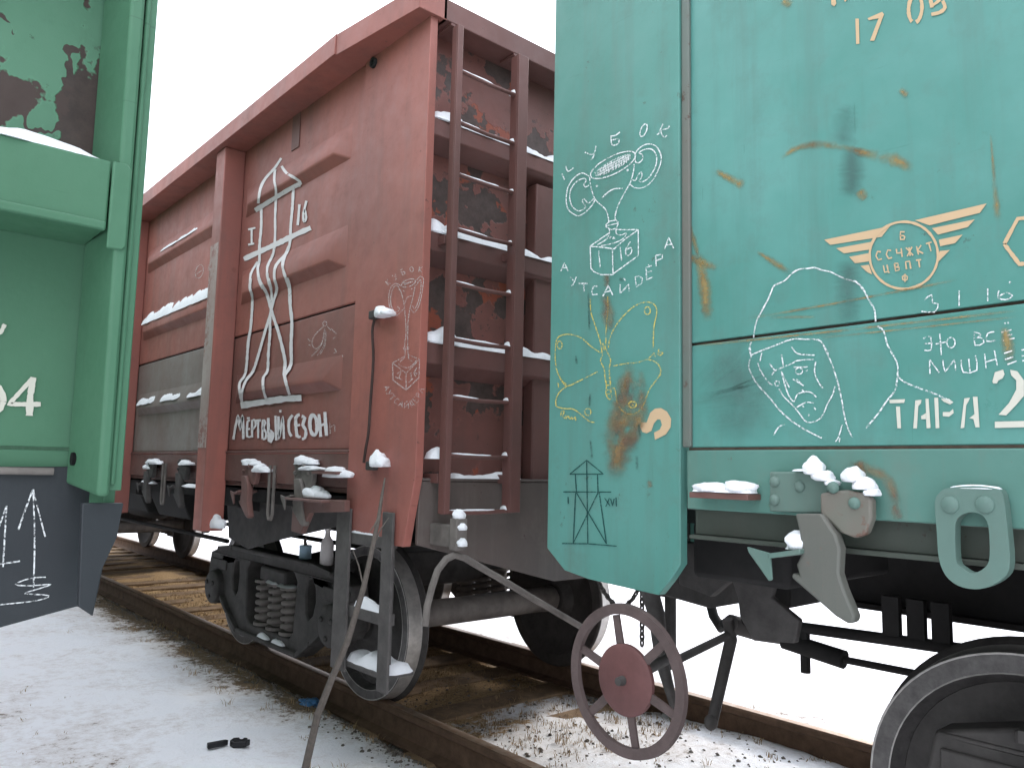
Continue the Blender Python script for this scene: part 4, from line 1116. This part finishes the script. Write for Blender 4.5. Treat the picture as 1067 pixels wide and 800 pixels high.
for pts in ([(440,0),(455,100),(450,160),(480,210),(498,180),(490,120),(480,0)], [(450,60),(485,55)], [(450,90),(488,90)], [(455,130),(490,128)], [(455,165),(490,160)], [(910,0),(870,50),(810,130),(770,240),(720,310),(650,333),(590,305),(550,250),(535,180),(525,120),(500,115)], [(190,70),(170,85),(120,95),(85,60),(55,0)], [(130,95),(70,140),(40,190),(32,240),(45,270),(110,285),(180,290),(250,340),(310,390),(355,400)],
    [(75,350),(80,310),(105,310),(90,345),(110,365),(118,340)], [(120,370),(135,345),(148,372)], [(155,375),(165,355),(175,375)], [(180,375),(195,355),(200,385)], [(45,85),(52,75),(56,110)], [(672,250),(680,258)]): D.stroke(D_, pts, 1.1)
D.ell(C_, (797,190), 24, 32, 0, 1.1); D.ell(C_, (65,475), 20, 32, 0, 1.1); D.ell(D_, (300,312), 26, 28, 0, 1.1); D.ell(D_, (672,252), 32, 26, 0, 1.3)
D.build('chalk_butterfly', M['chalk_yel'], teal, 'yellow chalk butterfly')
D = Draw(put_tp)
D.fill(D_, [(745,400),(790,400),(805,360),(820,320),(860,285),(910,280),(960,310),(995,370),(990,440),(950,500),(860,545),(852,485),(900,460),(918,420),(905,375),(880,375),(850,410),(830,470),(790,490),(755,480),(738,440)])
D.build('stencil_curl', M['tan'], teal)
D = Draw(put_tp)
for pts in ([(150,190),(290,75),(430,190),(150,190)], [(290,75),(300,770)], [(195,190),(205,340)], [(380,190),(385,340)], [(95,338),(495,340)], [(198,345),(178,760)], [(395,345),(455,770)], [(205,345),(455,770)], [(385,345),(178,765)], [(85,768),(300,770),(540,790)], [(135,380),(137,438)], [(440,390),(485,455)], [(480,390),(450,460)], [(490,395),(505,455),(520,395)], [(535,385),(538,460)]): D.stroke(Ee, pts, 1.1, 0)
D.build('marker_tower', M['marker'], teal, 'small dark line drawing of a watchtower between I and XVI')
D = Draw(put_ts)
F_, G_, I_c, H_, J_ = (770,270,8), (770,360,8), (890,290,4.706), (850,205,5.616), (850,0,4.917)
for pts in ([(120,655),(140,540),(180,450),(240,340),(270,270),(295,220),(380,180),(440,120),(500,85),(560,80),(630,72),(690,92),(760,105),(830,140),(900,170),(970,190),(1010,225),(1040,270)], [(105,690),(85,740),(100,800)], [(100,800),(180,765),(300,720),(440,668),(560,668),(660,672),(700,710),(745,790)]): D.stroke(F_, pts, 1.5)
for pts in ([(90,0),(100,90),(80,160),(100,230),(160,330),(260,440),(350,550),(450,635),(560,705),(690,770)], [(700,-10),(760,120),(810,260),(850,420),(880,590),(905,680),(945,765)]): D.stroke(G_, pts, 1.5)
for pts in ([(190,60),(175,130)], [(155,140),(180,210),(250,310),(290,330)], [(335,360),(370,420),(440,490),(500,560),(570,640),(680,605),(740,480),(780,410),(800,340)], [(350,210),(420,350)], [(355,230),(400,380),(430,440),(460,465),(485,410),(540,385),(600,390),(645,430)], [(275,245),(310,205),(440,150),(490,125),(620,115)], [(355,75),(370,170)], [(440,10),(490,68),(630,80)], [(455,180),(575,178)], [(255,150),(300,210)], [(640,135),(630,220),(660,300),(700,355)], [(450,280),(540,335)], [(480,280),(520,320)], [(480,515),(560,472),(622,480)], [(525,368),(548,392)], [(530,500),(540,515)], [(620,505),(640,535)], [(585,570),(580,588)], [(288,748),(330,680),(382,655)], [(860,660),(830,760),(805,800)], [(840,770),(835,805)], [(560,215),(570,200)]): D.stroke(G_, pts, 1.3)
D.ell(G_, (500,212), 30, 26, 0, 1.1); D.ell(G_, (320,315), 20, 20, 0, 1.4)
for pts in ([(0,10),(40,45),(75,110),(100,155),(105,212)], [(115,235),(145,260),(165,330),(205,400),(215,440),(215,480),(260,515),(340,545),(430,580),(482,608)], [(212,488),(200,550),(160,600),(120,660),(58,732)]): D.stroke(I_c, pts, 1.7)
D.build('chalk_portrait', M['chalk'], teal, 'white chalk drawing of a hooded man with a long sad face')
D = Draw(put_ts)
for pts in ([(345,105),(380,80),(385,120),(412,125),(395,165),(330,162)], [(515,60),(515,135)], [(655,50),(655,112)], [(710,60),(705,95),(745,105),(777,85),(745,70),(712,88)]): D.stroke(I_c, pts, 1.35, 2)
D.dot(I_c, (765,20), 6); D.build('chalk_date', M['chalk'], teal, 'white chalk date above the words')
D = Draw(put_ts)
for pts in ([(340,295),(375,285),(378,350),(345,352)], [(345,320),(377,318)], [(420,272),(428,376)], [(400,322),(450,312)], [(590,262),(593,328),(637,315),(620,290),(595,295),(625,275),(592,265)], [(687,262),(655,270),(650,308),(692,305)], [(722,265),(772,252)], [(742,250),(757,302)], [(730,305),(787,293)], [(745,280),(775,275)], [(370,400),(372,468)], [(372,400),(417,462)], [(435,400),(447,458),(490,400),(497,452)], [(525,400),(535,460),(602,450),(595,378)], [(562,395),(568,457)], [(640,370),(647,442)], [(688,353),(702,427)], [(645,410),(697,395)], [(735,368),(775,355)], [(740,398),(780,385)], [(752,422),(797,405)], [(820,352),(860,345)], [(822,380),(860,372)], [(825,405),(865,395)]): D.stroke(I_c, pts, 1.35, 2)
D.ell(I_c, (475,315), 20, 25, 0, 1.3); D.dot(I_c, (740,220), 4); D.dot(I_c, (755,218), 4)
D.build('chalk_writing', M['chalk'], teal, 'white chalk words beside the hooded man')
D = Draw(put_ts)
for pl in ([(172,595),(250,592),(245,610),(175,612)], [(205,628),(225,628),(230,735),(212,735)], [(300,598),(330,595),(328,612),(315,625),(308,735),(290,735)], [(350,590),(365,590),(375,733),(355,735)], [(328,675),(352,660),(352,690),(330,690)], [(393,585),(412,585),(418,733),(400,735)], [(425,590),(465,590),(487,607),(470,618),(440,605)], [(485,640),(488,660),(465,678),(435,675),(435,655),(468,655)], [(540,588),(568,585),(560,605),(550,620),(540,732),(522,735)], [(582,580),(605,580),(615,730),(595,730),(585,690),(565,685),(590,665)],
    [(678,505),(690,460),(730,447),(738,470),(728,490),(708,500),(700,515),(682,515)], [(765,448),(800,455),(833,500),(833,575),(795,620),(745,672),(708,668),(760,610),(795,545),(795,500),(770,475)], [(690,702),(910,697),(910,728),(690,733)]): D.fill(I_c, pl)
D.build('stencil_lettering', M['cream'], teal, 'cream stencilled word and a large figure two')
D = Draw(put_ts)
for pl in ([(50,252),(435,172),(385,235),(85,282)], [(120,302),(340,262),(322,308),(165,332)], [(195,352),(315,330),(312,378),(230,390)], [(262,405),(312,398),(330,455),(300,440)], [(580,138),(1000,40),(960,95),(665,168)], [(680,185),(930,133),(890,178),(715,222)], [(720,252),(860,222),(815,272),(728,290)], [(725,318),(785,312),(745,352),(712,385)]): D.fill(H_, pl)
D.ell(H_, (515,343), 200, 196, -10, 2.6, 0, 360, 60)
D.text(H_, 'Б', [(508,228),(509,228)], 44, 1.5); D.text(H_, 'ССЧЖКТ', [(368,345),(440,335),(590,315),(668,295)], 50, 1.5); D.text(H_, 'ЦВПТ', [(412,422),(480,410),(605,392)], 44, 1.5); D.text(H_, 'Ф', [(522,475),(523,475)], 46, 1.6)
D.build('stencil_emblem', M['tan'], teal, 'tan stencilled winged circle'); D = Draw(put_ts)
for pl in ([(203,97),(221,97),(224,225),(207,228)], [(265,95),(340,62),(350,75),(342,95),(300,210),(278,210),(322,95),(272,105)], [(75,-40),(98,-40),(105,20),(95,35),(80,25)], [(140,-10),(150,-15),(168,-10),(150,12)]): D.fill(J_, pl)
D.build('stencil_number', M['tan'], teal, 'tan stencilled seventeen'); D = Draw(put_ts)
D.ell(J_, (510,45), 34, 72, 4, 3.8, 110, 245); D.ell(J_, (510,45), 34, 72, 4, 3.8, -70, 75)
D.stroke(J_, [(580,-30),(588,0),(595,40)], 3.6); D.stroke(J_, [(590,35),(635,0),(640,-30)], 3.2); D.stroke(J_, [(592,75),(635,65),(662,40),(650,5)], 3.8)
D.build('stencil_number', M['tan'], teal, 'tan stencilled zero and six cut by the picture edge'); D = Draw(put_ts)
cf = (700,200,2.858); D.stroke(cf, [(990,155),(1030,80),(1105,72),(1145,140),(1105,208),(1035,215),(990,155)], 4.2, 0)
D.build('stencil_hexagon', M['tan'], teal)
# stains on the teal paint
P0 = (0, 0, 1); SK = [0]
for pts, wd in (([(813,167),(825,157),(845,151),(870,152),(890,157)], [5,8,10,9,9]), ([(880,153),(905,161),(930,166),(952,177)], [7,11,16,12]), ([(895,198),(902,208)], 12), ([(745,178),(776,194)], [7,12]), ([(788,262),(806,273),(825,286)], [4,8,9]), ([(716,228),(723,250),(728,268)], [4,7,6]), ([(728,262),(734,300),(738,336)], [10,16,13]), ([(708,263),(728,272),(748,280)], [4,11,8]), ([(1032,138),(1037,200),(1040,230)], [2,5,10]), ([(778,332),(860,318),(1000,291)], 3.2), ([(800,331),(850,330)], 4), ([(855,352),(960,341),(1060,330)], 2.5), ([(937,93),(946,100)], 9),
    ([(815,0),(825,6)], 12), ([(1046,340),(1050,360),(1052,380)], [10,16,12]), ([(712,361.5),(880,344),(1066,323)], 3.4)):
    D = Draw(put_ts); D.k = SK[0] = SK[0] + 1; D.stroke(P0, pts, wd); D.build('rust_stain', M['stain_rust'], teal)
for pts, wd in (([(884,108),(880,130),(876,152)], [24,32,28]), ([(886,152),(888,180),(884,206)], [22,30,26]), ([(884,270),(884,305),(882,340)], [26,32,28]), ([(740,365),(770,400),(775,460)], [50,90,60])):
    D = Draw(put_ts); D.k = SK[0] = SK[0] + 1; D.stroke(P0, pts, wd); D.build('smudge', M['stain_smudge'], teal)
for pts, wd in (([(655,375),(652,420),(645,470),(637,503)], [14,34,40,18]), ([(650,395),(648,450),(640,490)], [20,34,26]), ([(668,385),(668,430),(655,470)], [8,18,14]), ([(629,305),(632,322),(635,345)], [14,18,8]), ([(632,285),(632,300)], 8), ([(676,500),(678,508)], 7)):
    D = Draw(put_tp); D.k = SK[0] = SK[0] + 1; D.stroke(P0, pts, wd); D.build('rust_stain', M['stain_brown'], teal)
for pts, wd in (([(613,303),(614,345)], 3), ([(615,410),(614,425)], 3), ([(615,458),(617,478)], 3), ([(663,474),(664,490)], 4), ([(645,290),(650,293)], 5), ([(600,370),(601,380)], 3), ([(665,440),(667,455)], 3)):
    D = Draw(put_tp); D.k = SK[0] = SK[0] + 1; D.stroke(P0, pts, wd, 0); D.build('dark_drip', M['stain_drip'], teal)
for pts, wd in (([(884,482),(905,488),(925,500),(935,530)], [8,14,16,10]), ([(895,478),(900,500)], 12), ([(930,525),(938,542)], 12), ([(800,525),(830,530)], 8)):
    D = Draw(on_x(XS - .0108)); D.k = SK[0] = SK[0] + 1; D.stroke(P0, pts, wd); D.build('rust_stain', M['stain_brown'], teal)

# snow caps on the teal fittings: each could be lifted off
def cap(label, parts, X, dep, seed, strips=()):
    b = MB()
    for n_, (px, py, wp, h) in enumerate(parts):
        y2, z2 = SX(px - wp/2, py, X); y1, z1 = SX(px + wp/2, py, X)
        if n_ == 0: l = (X, (y1+y2)/2, (z1+z2)/2)
        blob(b, (X + dep*.5, (y1+y2)/2, (z1+z2)/2), (dep*.62, (y2-y1)/2, h), seed + n_*1.3)
    for (a, c, yy, hh) in strips:
        y2, z2 = SX(a, yy, X); y1, z1 = SX(c, yy, X); z = (z1+z2)/2
        snow_strip(b, (X, y2, z), (X, y1, z), (dep, 0, 0), hh, seed, .006, taper=.03)
        if not parts: l = (X, y1, z)
    o = b.build('snow_cap', M['snow'], None, smooth=80, base=l)
    tag(o, label, 'snow', 'snow caps on the teal wagon fittings')
cap('long low snow cap on the small red-brown shelf at the sill end', [(735,511,36,.020),(764,511,32,.022)], 1.795, .065, 2.2, [(718,779,512,.022)])
cap('snow cap hanging over the bolted plate beside the rusty lug', [(843,493,20,.034),(853,500,22,.020),(862,505,12,.012)], XS-.07, .05, 5.1, [(822,852,490,.006)])
cap('snow cap slumped over the rusty lug of the lock', [(884,501,22,.030),(896,509,22,.024),(905,516,14,.014)], XS-.075, .05, 7.7)
cap('round snow cap on the bent stop bracket under the sill', [(828,572,32,.036)], XS-.092, .09, 9.4)
cap('thin line of snow along the top of the tie-down ring', [], XS-.054, .035, 3.3, [(988,1040,508,.009)])

# ------------------------------------------------------------------ the dark green wagon on the left track
GY, GX, GT = 1.50, .40, -1.165
green = empty('freight_wagon', (GT, GY + LEN/2, 0), 'dark green freight wagon with torn paint and slate grey lower end', 'freight wagon')
GL = 2*GT - GX
YP = GY + .155
b = MB(); b.box(GL+.06, GX-.03, YP, YP+.014, 1.925, 3.42); b.build('end_wall', M['green_peel'], green)
b = MB(); b.box(GL+.06, GX-.03, YP+.001, YP+.015, 1.385, 1.924); b.box(GL+.06, GX-.03, YP+.004, YP+.018, 1.345, 1.379); b.build('end_wall', M['green'], green, bevel=.001)
xr_ = SY(114, 200, GY)[0]
for zb, zt in ((1.773, 1.897), (2.36, 2.48), (2.90, 3.02)):
    b = MB(); b.prism([[(GY+.0, zb),(GY+.0, zt),(YP-.001, zt+.02),(YP-.001, zb-.0)]], GL+.10, xr_, 'x')
    b.prism([[(GY-.006, zb-.006),(GY-.006, zb+.012),(GY+.004, zb+.012),(GY+.004, zb-.006)]], GL+.10, xr_-.002, 'x')
    b.build('end_rib', M['green'], green, bevel=.004)
for s in (0, 1):
    fx0, fx1 = (.338, .370) if s == 0 else (GL+.03, GL+.062)
    b = MB()
    if s == 0:
        b.add([(xr_, YP, 1.318),(xr_+.019, GY, 1.30),(.378, GY, 1.30),(.378, YP, 1.318),(xr_-.008, YP, 3.40),(xr_, GY, 3.40),(.370, GY, 3.40),(.370, YP, 3.40)],
              [(0,1,2,3),(7,6,5,4),(0,4,5,1),(1,5,6,2),(2,6,7,3),(3,7,4,0)])
    else: b.box(fx0, fx1, GY, YP, 1.31, 3.40)
    pst = b.build('corner_post', M['green'], green, bevel=.006)
    if s == 0:
        b = MB(); hq = ray(77, 478)
        yy = min(np.arange(GY, YP, .001), key=lambda v: abs(v*hq[0]/hq[1] - (xr_+.017*(YP-v)/(YP-GY)))); t = yy/hq[1]
        b.lathe([(-.0045,.0),(-.0045,.012),(.012,.012)], (hq[0]*t, yy, H+hq[2]*t), 16, 'x'); b.build('drain_hole', plain('hole_black', (0.004,0.004,0.004), .95, bmp=0), pst)
b = MB()
q = [SY(*p, GY+.022) for p in ((120,523),(128,524),(97,642),(83,632))]
b.box(.3785, GX, GY+.014, GY+.03, 1.31, 3.42)
b.tube([(.383, GY+.012, 1.32 + .03*i) for i in range(70)], [.0055 + .0014*noise.noise(Vector((0, 0, i*.9))) for i in range(70)], 6)
b.build('corner_plate', M['green'], green, bevel=.003)
b = MB(); q = [SY(*p, YP) for p in ((-200,714),(0,653),(80,631),(84,633),(100,540),(104,486),(-200,486))]
b.prism([[(GT, q[0][1]-.2)] + q], YP-.006, YP+.003, 'y')
q = [SY(*p, GY+.03) for p in ((86,524),(129,524),(122,560),(108,590),(97,642),(82,632))]
b.prism([q], GY+.031, GY+.045, 'y')
b.build('lower_end_sheet', M['slate'], green, bevel=.002)
b = MB(); q = SY(56, 491, YP-.02); b.tube([(GL+.2, YP-.016, q[1]), (q[0], YP-.016, q[1])], .007, 10); b.build('end_bar', M['steel_lt'], green)
bo = MB(); q0, q1 = SY(118, 168, GY-.002), SY(132, 262, GY-.002)
bo.prism([[(q0[0], q1[1]),(q1[0]-.008, q1[1]),(q1[0]-.001, q1[1]+.01),(q1[0]-.001, q0[1]-.01),(q1[0]-.008, q0[1]),(q0[0], q0[1])]], GY-.004, GY+.004, 'y')
bo.build('gusset', M['green'], green, bevel=.003)
for X, s in ((GX, -1), (GL, 1)):
    b = MB(); b.box(min(X, X+s*.02), max(X, X+s*.02), GY+.05, GY+LEN, 1.26, 3.42)
    b.box(min(X, X+s*.05), max(X, X+s*.05), GY+.05, GY+LEN, 3.421, 3.50); b.build('side_panel', M['green'], green, bevel=.003)
b = MB(); b.box(GL, GX, GY+.01, YP, 3.421, 3.50); b.build('top_chord', M['green'], green)
b = MB(); b.box(GL+.1, GX-.1, GY+LEN-.03, GY+LEN-.01, 1.05, 3.42); b.build('end_wall', M['green'], green)
frame_of(green, GY, GY+LEN, GT)
for o in bogie(green, GY + 2.44, GT): copy_tree(o, green, 7.9)
D = Draw(on_y(YP - .0065)); P__ = (0,480,4.709)
for pts, wd in (([(163,140),(170,380),(165,620)],1.7), ([(160,145),(120,250),(90,338)],1.9), ([(165,150),(190,250),(222,372)],1.5), ([(225,570),(150,575),(75,605),(150,612),(250,605),(180,630),(122,650),(240,660),(180,685),(0,705),(-300,735)],1.2), ([(32,220),(15,520)],1.7), ([(30,225),(0,310),(-20,360)],1.6), ([(-60,510),(0,505),(98,492)],1.7)): D.stroke(P__, pts, wd)
D.build('chalk_arrows', M['chalk'], green, 'white chalk arrows pointing up')
D = Draw(on_y(YP - .0005)); c2 = (0,320,2.354)
D.stroke(c2, [(82,172),(74,218),(72,266)], 7.0, 0); D.stroke(c2, [(80,174),(22,238),(100,238)], 4.5, 0); D.ell(c2, (-28,226), 36, 38, 8, 6.2); D.stroke(c2, [(-20,70),(2,62),(12,42)], 4, 0)
D.build('stencil_lettering', M['cream'], green, 'cream stencilled number on the green end')
b = MB(); snow_strip(b, (-1.2, GY+.0, 1.898), (xr_, GY+.0, 1.898), (0, .15, .02), .026, 2, .012)
tag(b.build('ledge_snow', M['snow'], None, smooth=80, base=(.1, GY, 1.9)), 'white snow lying along the beam of the dark green wagon end', 'snow', kind='stuff')

# ------------------------------------------------------------------ small loose things
st = [SG(312, 802, -.20)]
base = Vector((st[0][0]-.12, st[0][1]-.28, gz(st[0][0]-.12, st[0][1]-.28)-.01))
def at_depth(px, py, k):          # k metres along the sight line, to follow the leaning stalk
    r = ray(px, py); r = r/np.linalg.norm(r); return Vector((r[0]*k, r[1]*k, H + r[2]*k))
pts = [base]
for px, py, k in ((331,745,3.95), (344,712,3.80), (362,668,3.60), (379,612,3.42), (388,570,3.34), (394,540,3.30), (398,515,3.27), (401,498,3.25)):
    pts.append(at_depth(px, py, k))
b = MB(); b.tube([p + Vector((random.uniform(-.002,.002), 0, 0)) for p in pts], [.019,.017,.0155,.014,.012,.010,.0085,.006,.003], 9)
for i, (dx, dz) in enumerate(((-.07,.16),(.06,.12),(-.05,-.05))):
    p = pts[4 + i]; b.tube([p, p + Vector((dx*.5, -.01, dz*.6)), p + Vector((dx, -.02, dz))], [.004,.003,.0015], 6)
tag(b.build('dry_stalk', M['stalk'], None, base=pts[0]), 'long bare dry stalk leaning against the footstep of the red wagon', 'stick')
def bottle(px, py, X, hgt, r):
    y, z = SX(px, py, X); z = .742
    b = MB(); b.lathe([(0,0),(0,r*.9),(.006,r),(hgt*.58,r),(hgt*.70,r*.75),(hgt*.80,r*.42),(hgt*.93,r*.38),(hgt*.94,r*.46),(hgt,r*.46),(hgt,0)], (X, y, z), 20, 'z')
    return b, (X, y, z)
b, l = bottle(340, 590, 2.395, .235, .042)
tag(b.build('bottle', M['bottle'], None, base=l), 'pale frosted bottle standing on the bogie frame by the footstep', 'bottle')
y, z = SX(318, 580, 2.395); z = .75
b = MB(); b.lathe([(0,0),(0,.036),(.004,.04),(.085,.04),(.09,.042),(.10,.040),(.10,0)], (2.395, y, z), 20, 'z')
tb = b.build('tub', M['can'], None, base=(2.395, y, z)); tag(tb, 'small pale blue tub standing on the bogie frame left of the bottle', 'tub')
b = MB(); b.tube([(2.395, y, z+.10), (2.39, y+.004, z+.125), (2.392, y-.004, z+.15)], [.012,.011,.006], 8); b.build('brush', M['stalk'], tb)
gx, gy = SG(328, 740, -.2)
b = MB(); bm = bmesh.new(); bmesh.ops.create_icosphere(bm, subdivisions=3, radius=.06)
for v in bm.verts: v.co = Vector((v.co.x*1.0, v.co.y*1.5, v.co.z*.55))*(1 + .55*noise.noise(v.co*26) + .2*noise.noise(v.co*60))
bm.verts.index_update(); b.add([(v.co.x+gx-.03, v.co.y+gy, v.co.z+gz(gx, gy)+.03) for v in bm.verts], [[v.index for v in f.verts] for f in bm.faces]); bm.free()
tag(b.build('wrapper', M['blue'], None, smooth=15, base=(gx-.03, gy, gz(gx, gy))), 'crumpled blue plastic wrapper in the snow beside the near rail', 'wrapper')
gx, gy = SG(236, 789, -.17); g0 = gz(gx, gy)
b = MB(); u = Vector((.80, -.6, 0)); n = Vector((.6, .8, 0))
def slab(b, pts, h0, h1):
    P = [Vector((gx, gy, 0)) + u*p[0] + n*p[1] for p in pts]
    k = len(P); b.add([(p.x, p.y, g0+h0) for p in P] + [(p.x, p.y, g0+h1) for p in P], [tuple(range(k-1, -1, -1)), tuple(range(k, 2*k))] + [(i, (i+1) % k, k+(i+1) % k, k+i) for i in range(k)])
slab(b, [(-.10,-.02),(-.085,-.05),(-.02,-.005),(.0,.02),(-.02,.03)], .004, .03)
slab(b, [(.012,.0),(.04,-.035),(.10,-.02),(.115,.015),(.06,.02),(.05,.045),(.02,.04)], .004, .035)
slab(b, [(.06,.02),(.085,.018),(.09,.06),(.07,.065)], .006, .028)
tag(b.build('plastic_scrap', M['black_plastic'], None, bevel=.004, base=(gx, gy, g0)), 'broken black plastic scrap lying on the open snow in front', 'scrap')
for o in bpy.data.objects:
    if '_w' in o: del o['_w']
